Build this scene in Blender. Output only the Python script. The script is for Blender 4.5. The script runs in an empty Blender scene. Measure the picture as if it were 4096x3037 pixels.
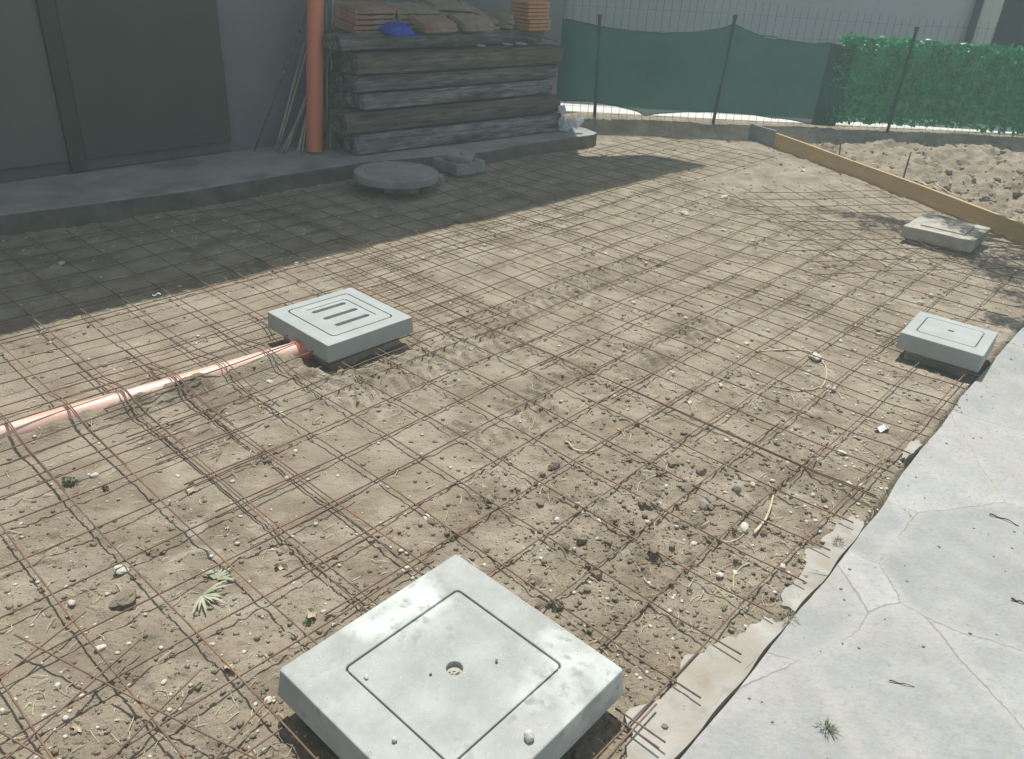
import bpy, bmesh, math, random
import numpy as np
from mathutils import Vector, Matrix, noise as mnoise

# ------------------------------------------------------------------ camera, sky, sun, exposure
S = bpy.context.scene
F_PX, PITCH, ROLL, CAM_H = 3150.0, math.radians(28.5), math.radians(3.67), 1.65
cp, sp = math.cos(PITCH), math.sin(PITCH)
_r0, FW, _u0 = np.array([1., 0, 0]), np.array([0, cp, -sp]), np.array([0, sp, cp])
RT = _r0 * math.cos(ROLL) + _u0 * math.sin(ROLL)
UP = -_r0 * math.sin(ROLL) + _u0 * math.cos(ROLL)
CAM = np.array([0, 0, CAM_H])
cam_d = bpy.data.cameras.new('camera')
cam_d.sensor_width = 36
cam_d.lens = F_PX / 4096 * 36
cam_d.clip_start = 0.05
cam_d.clip_end = 500
cam_o = bpy.data.objects.new('camera', cam_d)
S.collection.objects.link(cam_o)
cam_o.matrix_world = Matrix(((RT[0], UP[0], -FW[0], 0), (RT[1], UP[1], -FW[1], 0), (RT[2], UP[2], -FW[2], CAM_H), (0, 0, 0, 1)))
S.camera = cam_o

SUN_EL = math.radians(66)
LIGHT_DIR = Vector((0.08, -1.0, -math.tan(SUN_EL) * math.hypot(0.08, 1.0))).normalized()
world = bpy.data.worlds.new('World')
S.world = world
world.use_nodes = True
wn = world.node_tree.nodes
bg = wn['Background']
sky = wn.new('ShaderNodeTexSky')
sky.sky_type = 'NISHITA'
sky.sun_disc = False
sky.sun_elevation = SUN_EL
sky.sun_rotation = math.atan2(-0.08, 1.0)
sky.air_density = 1.0
sky.dust_density = 1.0
hsv = wn.new('ShaderNodeHueSaturation'); hsv.inputs['Saturation'].default_value = 0.45
world.node_tree.links.new(sky.outputs[0], hsv.inputs['Color'])
world.node_tree.links.new(hsv.outputs[0], bg.inputs[0])
bg.inputs[1].default_value = 0.095
sun_d = bpy.data.lights.new('sun', 'SUN')
sun_d.energy = 3.9
sun_d.angle = math.radians(0.55)
sun_d.color = (1.0, 0.965, 0.90)
sun_o = bpy.data.objects.new('sun', sun_d)
sun_o.rotation_euler = LIGHT_DIR.to_track_quat('-Z', 'Y').to_euler()
sun_o.location = (0, 0, 20)
S.collection.objects.link(sun_o)
S.view_settings.view_transform = 'Standard'
S.view_settings.look = 'None'
S.view_settings.exposure = 0.52
S.view_settings.gamma = 1.0

RNG = np.random.default_rng(7)
random.seed(7)

# ------------------------------------------------------------------ geometry helpers
def ray(x, y):
    X, Y = x * 4096 / 2228, y * 4096 / 2228
    return FW + RT * (X - 2048) / F_PX - UP * (Y - 1518.5) / F_PX
def at(x, y, z=0.0):                      # point at height z seen at photo position (x, y)
    d = ray(x, y); t = (z - CAM_H) / d[2]
    return CAM + d * t
ANG = math.radians(49.1)
D1 = np.array([math.cos(ANG), math.sin(ANG)]); D2 = np.array([math.sin(ANG), -math.cos(ANG)])
ORG = np.array([-0.4677, 2.497])
def L(u, v, z=0.0):                       # yard frame: u along the house wall, v away from it (metres)
    p = ORG + u * D1 + v * D2
    return np.array([p[0], p[1], z])
def UV(p):
    w = np.asarray(p)[:2] - ORG
    return w @ D1, w @ D2
def on_plane(x, y, p0, n):
    d = ray(x, y); n = np.asarray(n, float); t = ((np.asarray(p0) - CAM) @ n) / (d @ n)
    return CAM + d * t

def _h(ix, iy, s):
    v = np.sin(ix * 127.1 + iy * 311.7 + s * 74.7) * 43758.5453
    return v - np.floor(v)
def vn(x, y, s=0):
    ix, iy = np.floor(x), np.floor(y); fx, fy = x - ix, y - iy
    fx = fx * fx * (3 - 2 * fx); fy = fy * fy * (3 - 2 * fy)
    a, b, c, d = _h(ix, iy, s), _h(ix + 1, iy, s), _h(ix, iy + 1, s), _h(ix + 1, iy + 1, s)
    return (a + (b - a) * fx) * (1 - fy) + (c + (d - c) * fx) * fy - 0.5
def fbm(x, y, o=4, s=0):
    r = 0; a = 1.0
    for k in range(o):
        r = r + a * vn(x + 17.3 * k, y - 9.1 * k, s + k); x = x * 2.03 + 0.31 * y; y = y * 2.01 - 0.27 * x * 0.5; a *= 0.5
    return r
def sstep(a, b, x):
    t = np.clip((x - a) / (b - a), 0, 1); return t * t * (3 - 2 * t)

# formwork board line, paving edge, slabs used by the ground shape
PB0 = at(1677, 318, 0.0)[:2]; PB1 = at(2228, 532, 0.0)[:2]
PDIR = (PB1 - PB0) / np.linalg.norm(PB1 - PB0); PNRM = np.array([-PDIR[1], PDIR[0]])
if PNRM[0] < 0: PNRM = -PNRM
SLAB1 = (np.array([-0.094, 1.318]), math.radians(49.6), 0.580)
SLAB2 = (np.array([-0.818, 3.347]), math.radians(48.7), 0.475)
SLAB3 = (np.array([2.131, 3.573]), math.radians(-36.8), 0.368)
PAVE = [at(*q)[:2] for q in [(2300, 640), (2228, 712), (2180, 765), (2140, 812), (2090, 868), (2045, 935), (2000, 985), (1955, 1045), (1920, 1105), (1880, 1155), (1838, 1212), (1790, 1275), (1740, 1330), (1700, 1385), (1655, 1440), (1610, 1500), (1560, 1560), (1500, 1630), (1440, 1700)]]
PAVE_Y = np.append(np.array([p[1] for p in PAVE])[::-1], [PAVE[0][1] + 20]); PAVE_X = np.append(np.array([p[0] for p in PAVE])[::-1], [PAVE[0][0] + 22])
def pave_d(x, y):   # >0 on the paving side
    return (x - np.interp(y, PAVE_Y, PAVE_X)) * 0.7
def in_sq(x, y, sl, grow=0.0):
    dx, dy = x - sl[0][0], y - sl[0][1]; c, s = math.cos(sl[1]), math.sin(sl[1])
    return np.maximum(np.abs(dx * c + dy * s), np.abs(-dx * s + dy * c)) - sl[2] / 2 - grow
TRACKS = [(at(735, 868)[:2], at(1130, 715)[:2]), (at(1000, 960)[:2], at(1560, 700)[:2]), (at(1080, 690)[:2], at(1420, 560)[:2])]
PIPE_A, PIPE_B = at(655, 762, 0.015), at(-90, 975, 0.015)
CLOD_C = at(1430, 1130)[:2]
def ground_h(x, y):
    x = np.asarray(x, float); y = np.asarray(y, float)
    near = np.exp(-((x - CLOD_C[0]) ** 2 / 0.5 + (y - CLOD_C[1]) ** 2 / 0.9))
    right = sstep(0.0, 2.2, x - 0.25 * y)
    h = 0.018 * fbm(x * 1.1, y * 1.1, 3, 1) + 0.010 * fbm(x * 5, y * 5, 3, 5)
    patch = sstep(-0.1, 0.35, fbm(x * 2.3, y * 2.3, 2, 21))
    fine = vn(x * 42, y * 42, 31) + 0.6 * vn(x * 85, y * 85, 32)
    rid = 0.5 - np.abs(vn(x * 19, y * 19, 33))
    mid = np.maximum(0, vn(x * 27, y * 27, 34) - 0.12)
    h = h + (0.0034 + 0.0050 * patch + 0.007 * near + 0.004 * right) * fine + (0.003 + 0.007 * patch + 0.009 * near) * (rid - 0.37) + (0.010 + 0.02 * patch + 0.028 * near) * mid
    for k, (a, b) in enumerate(TRACKS):          # tyre prints
        d = b - a; ln = np.linalg.norm(d); d = d / ln; n = np.array([-d[1], d[0]])
        t = (x - a[0]) * d[0] + (y - a[1]) * d[1]; w = (x - a[0]) * n[0] + (y - a[1]) * n[1]
        m = sstep(-0.05, 0.05, t) * sstep(ln + 0.05, ln - 0.05, t) * sstep(0.14, 0.11, np.abs(w)) * sstep(-0.34, -0.05, vn(t * 5, w * 9 + k, 44 + k))
        jt = 0.010 * vn(t * 9, w * 9, 3); ph = (t + jt + np.abs(w) * 0.35) * 2 * math.pi / 0.068 + np.where(w > 0, math.pi, 0.0)
        tread = sstep(-0.25, 0.25, np.sin(ph)) * sstep(0.004, 0.022, np.abs(w + jt)) * sstep(0.135, 0.115, np.abs(w))
        h = h + m * (0.019 * tread - 0.008)
    for sl, dp in ((SLAB1, 0.02), (SLAB2, 0.035), (SLAB3, 0.015)):
        dd = in_sq(x, y, sl)
        h = h - dp * sstep(0.10, 0.0, dd)
    # loose spoil beside the drain pipe and around the grated cover
    m0 = at(700, 815)[:2]; h = h + 0.045 * np.exp(-((x - m0[0]) ** 2 / 0.012 + (y - m0[1] + 0.02) ** 2 / 0.006)) * (1 + 1.6 * vn(x * 30, y * 30, 9))
    pd = PIPE_B[:2] - PIPE_A[:2]; pl = np.linalg.norm(pd); pd = pd / pl; pn = np.array([-pd[1], pd[0]])
    if pn[1] > 0: pn = -pn
    t = (x - PIPE_A[0]) * pd[0] + (y - PIPE_A[1]) * pd[1]; w = (x - PIPE_A[0]) * pn[0] + (y - PIPE_A[1]) * pn[1]
    h = h + sstep(-0.1, 0.1, t) * (0.034 + 0.03 * vn(t * 4.5, w * 4, 71) + 0.02 * vn(x * 30, y * 30, 73)) * np.exp(-((w - 0.045) / 0.05) ** 2)
    hump = np.exp(-((t - 0.50) / 0.09) ** 2) * np.exp(-((w - 0.03) / 0.05) ** 2); h = h + 0.030 * hump * (1 + .5 * vn(x * 25, y * 25, 77))
    # rough banked soil behind the board, rising to the fence
    q = (x - PB0[0]) * PNRM[0] + (y - PB0[1]) * PNRM[1]; tt = (x - PB0[0]) * PDIR[0] + (y - PB0[1]) * PDIR[1]
    bk = sstep(0.0, 0.35, q) * sstep(-1.6, 0.2, tt) * sstep(40, 10, np.abs(x))
    bk = bk * sstep(0.08, 0.60, 9.16 + 0.078 * (x - 2) - y)
    h = h + bk * (0.03 + 0.12 * (fbm(x * 1.8, y * 1.8, 3, 61) + 0.12) + 0.07 * (0.3 - np.abs(vn(x * 6, y * 6, 66))) + 0.06 * vn(x * 13, y * 13, 67) + 0.03 * vn(x * 27, y * 27, 68) + 0.018 * vn(x * 48, y * 48, 69))
    h = h + sstep(8.80, 9.14, y + 0.06 * vn(x * 3, y * 3, 81) - 0.078 * (x - 2)) * 0.11 * sstep(30, 12, np.abs(x)) * sstep(-0.6, 0.4, x - 0.2)
    pdn = pave_d(x, y)
    h = h * sstep(0.15, -0.1, pdn) - 0.04 * sstep(-0.022, 0.004, pdn)
    h = np.where(y > 9.30 + 0.078 * (x - 2.0), np.minimum(h, 0.05), h)
    far = np.hypot(x, y)
    return h * sstep(45, 14, far)
def gh(x, y): return float(ground_h(np.array([x]), np.array([y]))[0])

COL = S.collection
def link_mesh(name, verts, faces, m=None, parent=None, smooth=False):
    me = bpy.data.meshes.new(name)
    if isinstance(verts, np.ndarray) and isinstance(faces, np.ndarray):
        me.vertices.add(len(verts)); me.vertices.foreach_set('co', verts.astype(np.float32).ravel())
        nf, k = faces.shape
        me.loops.add(nf * k); me.loops.foreach_set('vertex_index', faces.astype(np.int32).ravel())
        me.polygons.add(nf); me.polygons.foreach_set('loop_start', np.arange(0, nf * k, k, dtype=np.int32))
        me.update(calc_edges=True)
    else:
        me.from_pydata([tuple(map(float, v)) for v in verts], [], [tuple(f) for f in faces])
    if smooth: me.polygons.foreach_set('use_smooth', np.ones(len(me.polygons), bool))
    me.validate()
    o = bpy.data.objects.new(name, me)
    if m: me.materials.append(m)
    COL.objects.link(o)
    if parent: o.parent = parent
    return o
def bm_obj(name, bm, m=None, parent=None, smooth=False, bevel=0.0, seg=2):
    me = bpy.data.meshes.new(name)
    bmesh.ops.recalc_face_normals(bm, faces=bm.faces)
    bm.to_mesh(me); bm.free()
    if smooth: me.polygons.foreach_set('use_smooth', np.ones(len(me.polygons), bool))
    o = bpy.data.objects.new(name, me)
    if m: me.materials.append(m)
    COL.objects.link(o)
    if parent: o.parent = parent
    if bevel:
        b = o.modifiers.new('bevel', 'BEVEL'); b.width = bevel; b.segments = seg; b.limit_method = 'ANGLE'
    return o
def empty(name, loc, rz=0.0):
    o = bpy.data.objects.new(name, None); o.location = tuple(map(float, loc)); o.rotation_euler = (0, 0, rz)
    o.empty_display_size = 0.1
    COL.objects.link(o); return o
def tag(o, label=None, cat=None, group=None, kind=None):
    if label: o['label'] = label
    if cat: o['category'] = cat
    if group: o['group'] = group
    if kind: o['kind'] = kind
    return o
def box_bm(bm, c, s, rz=0.0, rx=0.0, ry=0.0):
    M = Matrix.Translation(c) @ Matrix.Rotation(rz, 4, 'Z') @ Matrix.Rotation(ry, 4, 'Y') @ Matrix.Rotation(rx, 4, 'X') @ Matrix.Diagonal((s[0], s[1], s[2], 1))
    return bmesh.ops.create_cube(bm, size=1.0, matrix=M)
def prism_bm(bm, pts, z0, z1, top_pts=None):
    a = [bm.verts.new((p[0], p[1], z0)) for p in pts]; b = [bm.verts.new((p[0], p[1], z1)) for p in (top_pts or pts)]
    n = len(a)
    bm.faces.new(a[::-1]); bm.faces.new(b)
    for i in range(n): bm.faces.new((a[i], a[(i + 1) % n], b[(i + 1) % n], b[i]))
def tube_arr(P, r, n=6, base=0, cap=True):
    P = np.asarray(P, float); m = len(P)
    T = np.gradient(P, axis=0); T /= np.linalg.norm(T, axis=1)[:, None] + 1e-12
    ref = np.array([0, 0, 1.]) if abs(T[0][2]) < 0.9 else np.array([1., 0, 0])
    A = np.cross(T, ref); A /= np.linalg.norm(A, axis=1)[:, None] + 1e-12
    B = np.cross(T, A)
    r = np.broadcast_to(np.asarray(r, float), (m,))
    th = np.linspace(0, 2 * math.pi, n, endpoint=False)
    V = (P[:, None, :] + r[:, None, None] * (np.cos(th)[None, :, None] * A[:, None, :] + np.sin(th)[None, :, None] * B[:, None, :])).reshape(-1, 3)
    Fc = []
    for i in range(m - 1):
        for j in range(n):
            a = base + i * n + j; b = base + i * n + (j + 1) % n
            Fc.append((a, b, b + n, a + n))
    if cap:
        Fc.append(tuple(base + j for j in range(n))[::-1]); Fc.append(tuple(base + (m - 1) * n + j for j in range(n)))
    return V, Fc
class Multi:
    def __init__(s): s.v = []; s.f = []; s.n = 0
    def tube(s, P, r, n=6):
        V, Fc = tube_arr(P, r, n, s.n); s.v.append(V); s.f += Fc; s.n += len(V)
    def poly(s, V, Fc):
        V = np.asarray(V, float); s.f += [tuple(i + s.n for i in f) for f in Fc]; s.v.append(V); s.n += len(V)
    def build(s, name, m=None, parent=None, smooth=False):
        return link_mesh(name, list(np.concatenate(s.v)), s.f, m, parent, smooth)

# ------------------------------------------------------------------ materials
MATS = {}
def rgb(c): return (c[0], c[1], c[2], 1.0)
def mat(name, c1, c2, scale=8.0, rough=0.85, bump=0.2, bscale=60.0, c3=None, s3=2.0, spots=None, spec=0.3, detail=6.0, bdist=0.004, stretch=None, t3=(0.5, 0.68), translucent=0, alpha=None, metallic=0.0, c4=None, s4=10, t4=(0.55, 0.65)):
    m = bpy.data.materials.new(name); m.use_nodes = True
    nt = m.node_tree; N = nt.nodes; K = nt.links.new
    p = N['Principled BSDF']; out = N['Material Output']
    p.inputs['Roughness'].default_value = rough; p.inputs['Specular IOR Level'].default_value = spec; p.inputs['Metallic'].default_value = metallic
    tc = N.new('ShaderNodeTexCoord'); src = tc.outputs['Object']
    if stretch:
        mp = N.new('ShaderNodeMapping'); mp.inputs['Scale'].default_value = stretch; K(src, mp.inputs['Vector']); src = mp.outputs[0]
    n1 = N.new('ShaderNodeTexNoise'); n1.inputs['Scale'].default_value = scale; n1.inputs['Detail'].default_value = detail; n1.inputs['Roughness'].default_value = 0.62
    K(src, n1.inputs['Vector'])
    r1 = N.new('ShaderNodeValToRGB'); r1.color_ramp.elements[0].position = 0.36; r1.color_ramp.elements[1].position = 0.64
    r1.color_ramp.elements[0].color = rgb(c1); r1.color_ramp.elements[1].color = rgb(c2)
    K(n1.outputs['Fac'], r1.inputs['Fac']); cur = r1.outputs['Color']
    def mix(fac, col):
        nonlocal cur
        x = N.new('ShaderNodeMix'); x.data_type = 'RGBA'; K(fac, x.inputs['Factor']); K(cur, x.inputs['A']); x.inputs['B'].default_value = rgb(col); cur = x.outputs['Result']
    if c3:
        n3 = N.new('ShaderNodeTexNoise'); n3.inputs['Scale'].default_value = s3; n3.inputs['Detail'].default_value = 5; K(src, n3.inputs['Vector'])
        r3 = N.new('ShaderNodeMapRange'); r3.inputs['From Min'].default_value = t3[0]; r3.inputs['From Max'].default_value = t3[1]; K(n3.outputs['Fac'], r3.inputs['Value'])
        mix(r3.outputs[0], c3)
    if c4:      # small stains that gather in patches
        n4 = N.new('ShaderNodeTexNoise'); n4.inputs['Scale'].default_value = s4; n4.inputs['Detail'].default_value = 4; K(src, n4.inputs['Vector'])
        r4 = N.new('ShaderNodeMapRange'); r4.inputs['From Min'].default_value = t4[0]; r4.inputs['From Max'].default_value = t4[1]; K(n4.outputs['Fac'], r4.inputs['Value'])
        n5 = N.new('ShaderNodeTexNoise'); n5.inputs['Scale'].default_value = s4 * 0.16; n5.inputs['Detail'].default_value = 3; K(src, n5.inputs['Vector'])
        r5 = N.new('ShaderNodeMapRange'); r5.inputs['From Min'].default_value = 0.44; r5.inputs['From Max'].default_value = 0.60; K(n5.outputs['Fac'], r5.inputs['Value'])
        m5 = N.new('ShaderNodeMath'); m5.operation = 'MULTIPLY'; K(r4.outputs[0], m5.inputs[0]); K(r5.outputs[0], m5.inputs[1]); mix(m5.outputs[0], c4)
    for sp_ in (spots or []):
        v = N.new('ShaderNodeTexVoronoi'); v.inputs['Scale'].default_value = sp_[0]; K(src, v.inputs['Vector'])
        mr = N.new('ShaderNodeMapRange'); mr.inputs['From Min'].default_value = sp_[1]; mr.inputs['From Max'].default_value = sp_[1] * 0.6; K(v.outputs['Distance'], mr.inputs['Value'])
        sep = N.new('ShaderNodeSeparateColor'); K(v.outputs['Color'], sep.inputs[0])
        gt = N.new('ShaderNodeMath'); gt.operation = 'GREATER_THAN'; gt.inputs[1].default_value = 1 - sp_[3]; K(sep.outputs[0], gt.inputs[0])
        mu = N.new('ShaderNodeMath'); mu.operation = 'MULTIPLY'; K(mr.outputs[0], mu.inputs[0]); K(gt.outputs[0], mu.inputs[1])
        mix(mu.outputs[0], sp_[2])
    K(cur, p.inputs['Base Color'])
    if bump:
        nb = N.new('ShaderNodeTexNoise'); nb.inputs['Scale'].default_value = bscale; nb.inputs['Detail'].default_value = 8; nb.inputs['Roughness'].default_value = 0.65
        K(src, nb.inputs['Vector']); b = N.new('ShaderNodeBump'); b.inputs['Strength'].default_value = bump; b.inputs['Distance'].default_value = bdist
        K(nb.outputs['Fac'], b.inputs['Height']); K(b.outputs[0], p.inputs['Normal'])
    fin = p.outputs[0]
    if translucent:
        t = N.new('ShaderNodeBsdfTranslucent'); K(cur, t.inputs['Color']); ms = N.new('ShaderNodeMixShader'); ms.inputs[0].default_value = translucent
        K(fin, ms.inputs[1]); K(t.outputs[0], ms.inputs[2]); fin = ms.outputs[0]
    if alpha is not None:
        t = N.new('ShaderNodeBsdfTransparent'); ms = N.new('ShaderNodeMixShader'); ms.inputs[0].default_value = alpha
        K(t.outputs[0], ms.inputs[1]); K(fin, ms.inputs[2]); fin = ms.outputs[0]
    K(fin, out.inputs['Surface'])
    MATS[name] = m
    return m
soil = mat('bare_soil', (0.248, 0.205, 0.148), (0.385, 0.332, 0.252), 4.0, 0.95, 1.0, 85, c3=(0.20, 0.160, 0.112), s3=1.3, spec=0.12, bdist=0.012, t3=(0.54, 0.76),
           c4=(0.40, 0.355, 0.28), s4=9, t4=(0.52, 0.66), spots=[(75, 0.20, (0.46, 0.43, 0.36), 0.08), (120, 0.22, (0.18, 0.150, 0.11), 0.10)])
clod_m = mat('clod_soil', (0.245, 0.203, 0.148), (0.365, 0.315, 0.24), 20, 0.95, 0.8, 90, spec=0.1)
pebble_m = mat('pebble_stone', (0.46, 0.43, 0.36), (0.62, 0.59, 0.51), 9, 0.75, 0.2, 50, spec=0.3)
greystone_m = mat('grey_stone', (0.25, 0.235, 0.195), (0.38, 0.36, 0.30), 12, 0.85, 0.4, 60, spec=0.3)
straw_m = mat('dry_straw', (0.46, 0.40, 0.27), (0.62, 0.56, 0.42), 30, 0.8, 0.0)
leaf_dry = mat('dry_leaf', (0.36, 0.30, 0.20), (0.56, 0.50, 0.38), 40, 0.85, 0.1)
rust = mat('rusty_steel', (0.14, 0.095, 0.070), (0.225, 0.155, 0.115), 28, 0.85, 0.6, 260, c3=(0.28, 0.165, 0.11), s3=5, spec=0.25, bdist=0.001)
conc_new = mat('pale_concrete', (0.345, 0.37, 0.36), (0.42, 0.445, 0.435), 5, 0.9, 0.35, 170, c3=(0.36, 0.38, 0.365), s3=3.2, spec=0.2, spots=[(200, 0.22, (0.56, 0.58, 0.56), 0.08), (220, 0.2, (0.28, 0.29, 0.28), 0.08)], bdist=0.002)
conc_stain = mat('stained_concrete', (0.335, 0.35, 0.33), (0.43, 0.445, 0.42), 9, 0.9, 0.5, 150, c3=(0.60, 0.64, 0.60), s3=3.6, spec=0.2, spots=[(190, 0.24, (0.62, 0.64, 0.60), 0.12), (150, 0.22, (0.27, 0.26, 0.23), 0.12)], bdist=0.002, t3=(0.56, 0.68), c4=(0.30, 0.30, 0.28), s4=34, t4=(0.54, 0.70))
conc_old = mat('weathered_concrete', (0.32, 0.30, 0.255), (0.49, 0.46, 0.40), 9, 0.95, 0.7, 60, c3=(0.17, 0.18, 0.15), s3=4, spec=0.15)
walk_m = mat('walkway_concrete', (0.26, 0.27, 0.26), (0.36, 0.37, 0.35), 4, 0.92, 0.4, 60, c3=(0.20, 0.205, 0.19), s3=2.2, spec=0.2)
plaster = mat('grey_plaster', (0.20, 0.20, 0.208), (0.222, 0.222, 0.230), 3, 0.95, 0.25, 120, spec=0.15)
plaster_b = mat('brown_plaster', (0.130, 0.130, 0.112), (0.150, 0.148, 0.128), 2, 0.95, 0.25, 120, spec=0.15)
door_m = mat('dark_door', (0.080, 0.080, 0.066), (0.092, 0.090, 0.074), 2, 0.8, 0.15, 90, spec=0.2)
jamb_m = mat('door_jamb', (0.066, 0.062, 0.048), (0.078, 0.072, 0.057), 2, 0.8, 0.15, 90, spec=0.2)
roof_m = mat('roof_clay', (0.30, 0.14, 0.09), (0.42, 0.21, 0.13), 7, 0.9, 0.4, 40)
timber_m = mat('old_timber', (0.055, 0.056, 0.050), (0.26, 0.265, 0.25), 5, 0.95, 0.5, 18, stretch=(0.7, 9.0, 9.0), spec=0.12, bdist=0.012, c3=(0.085, 0.078, 0.066), s3=2.4)
timber_b = mat('brown_timber', (0.07, 0.058, 0.045), (0.23, 0.20, 0.165), 4, 0.95, 0.5, 16, stretch=(0.8, 8.0, 8.0), spec=0.12, bdist=0.012, c3=(0.10, 0.085, 0.066), s3=2.0)
timber_c = mat('silvered_timber', (0.10, 0.105, 0.10), (0.33, 0.34, 0.325), 6, 0.95, 0.5, 22, stretch=(0.9, 7.0, 7.0), spec=0.12, bdist=0.012, c3=(0.08, 0.08, 0.072), s3=1.6)
clay_m = mat('clay_tile', (0.27, 0.145, 0.095), (0.36, 0.215, 0.15), 9, 0.9, 0.5, 70, c3=(0.34, 0.28, 0.22), s3=4)
clay_o = mat('orange_clay', (0.46, 0.21, 0.10), (0.58, 0.29, 0.15), 9, 0.9, 0.4, 70)
clay_g = mat('greyed_clay', (0.25, 0.20, 0.155), (0.34, 0.28, 0.22), 9, 0.9, 0.5, 70)
pvc = mat('orange_pvc', (0.66, 0.20, 0.10), (0.70, 0.22, 0.11), 4, 0.35, 0.03, 60, spec=0.5)
pvc_pale = mat('faded_pvc', (0.70, 0.42, 0.33), (0.80, 0.56, 0.48), 5, 0.45, 0.06, 60, spec=0.5, c3=(0.45, 0.36, 0.27), s3=7, t3=(0.60, 0.72))
board_m = mat('yellow_board', (0.50, 0.35, 0.17), (0.58, 0.42, 0.215), 5, 0.6, 0.2, 30, stretch=(1, 8, 8), spec=0.35)
board_g = mat('grey_board', (0.20, 0.22, 0.225), (0.27, 0.29, 0.295), 6, 0.8, 0.3, 40)
net_m = mat('green_net', (0.020, 0.105, 0.078), (0.030, 0.135, 0.100), 3, 0.8, 0.3, 300, spec=0.15, translucent=0.12, alpha=0.90)
net_d = mat('folded_net', (0.020, 0.058, 0.052), (0.026, 0.070, 0.062), 3, 0.8, 0.3, 300, spec=0.15, translucent=0.1)
wire_m = mat('green_wire', (0.02, 0.045, 0.036), (0.03, 0.06, 0.05), 9, 0.5, 0)
post_m = mat('dark_green_post', (0.012, 0.030, 0.026), (0.02, 0.045, 0.038), 9, 0.5, 0.1, 60, spec=0.4)
hedge_a = mat('plastic_leaf', (0.004, 0.20, 0.060), (0.03, 0.46, 0.17), 9, 0.38, 0.0, spec=0.6, translucent=0.40)
hedge_b = mat('screen_backing', (0.015, 0.13, 0.065), (0.02, 0.16, 0.085), 20, 0.7, 0.0, translucent=0.4, alpha=0.9)
house_m = mat('pale_render', (0.47, 0.49, 0.47), (0.50, 0.52, 0.50), 1.2, 0.95, 0.15, 60)
house_c = mat('cream_render', (0.58, 0.58, 0.50), (0.62, 0.62, 0.54), 1.2, 0.95, 0.15, 60)
dark_m = mat('dark_slate', (0.03, 0.035, 0.045), (0.05, 0.055, 0.07), 3, 0.6, 0.1)
strip_m = mat('bright_pavement', (0.64, 0.64, 0.61), (0.72, 0.72, 0.69), 3, 0.9, 0.2, 60)
leaf_m = mat('tree_leaf', (0.035, 0.065, 0.022), (0.075, 0.12, 0.04), 14, 0.6, 0.0, spec=0.3, translucent=0.3)
bark_m = mat('tree_bark', (0.07, 0.055, 0.04), (0.13, 0.105, 0.08), 20, 0.95, 0.8, 40)
weed_m = mat('weed_leaf', (0.15, 0.18, 0.11), (0.27, 0.30, 0.19), 20, 0.7, 0, translucent=0.25)
drygreen = mat('drying_frond', (0.33, 0.36, 0.24), (0.50, 0.50, 0.37), 20, 0.7, 0, translucent=0.2)
plastic_w = mat('white_plastic', (0.70, 0.74, 0.76), (0.80, 0.83, 0.85), 12, 0.5, 0.2, 40, translucent=0.2)
blue_m = mat('blue_tarp', (0.02, 0.04, 0.36), (0.03, 0.06, 0.46), 8, 0.5, 0.3, 30)
paper_w = mat('white_paper', (0.75, 0.75, 0.72), (0.82, 0.82, 0.80), 20, 0.8, 0.1)
grass_m = mat('dry_grass', (0.30, 0.29, 0.18), (0.46, 0.43, 0.28), 20, 0.8, 0, translucent=0.3)

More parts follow.
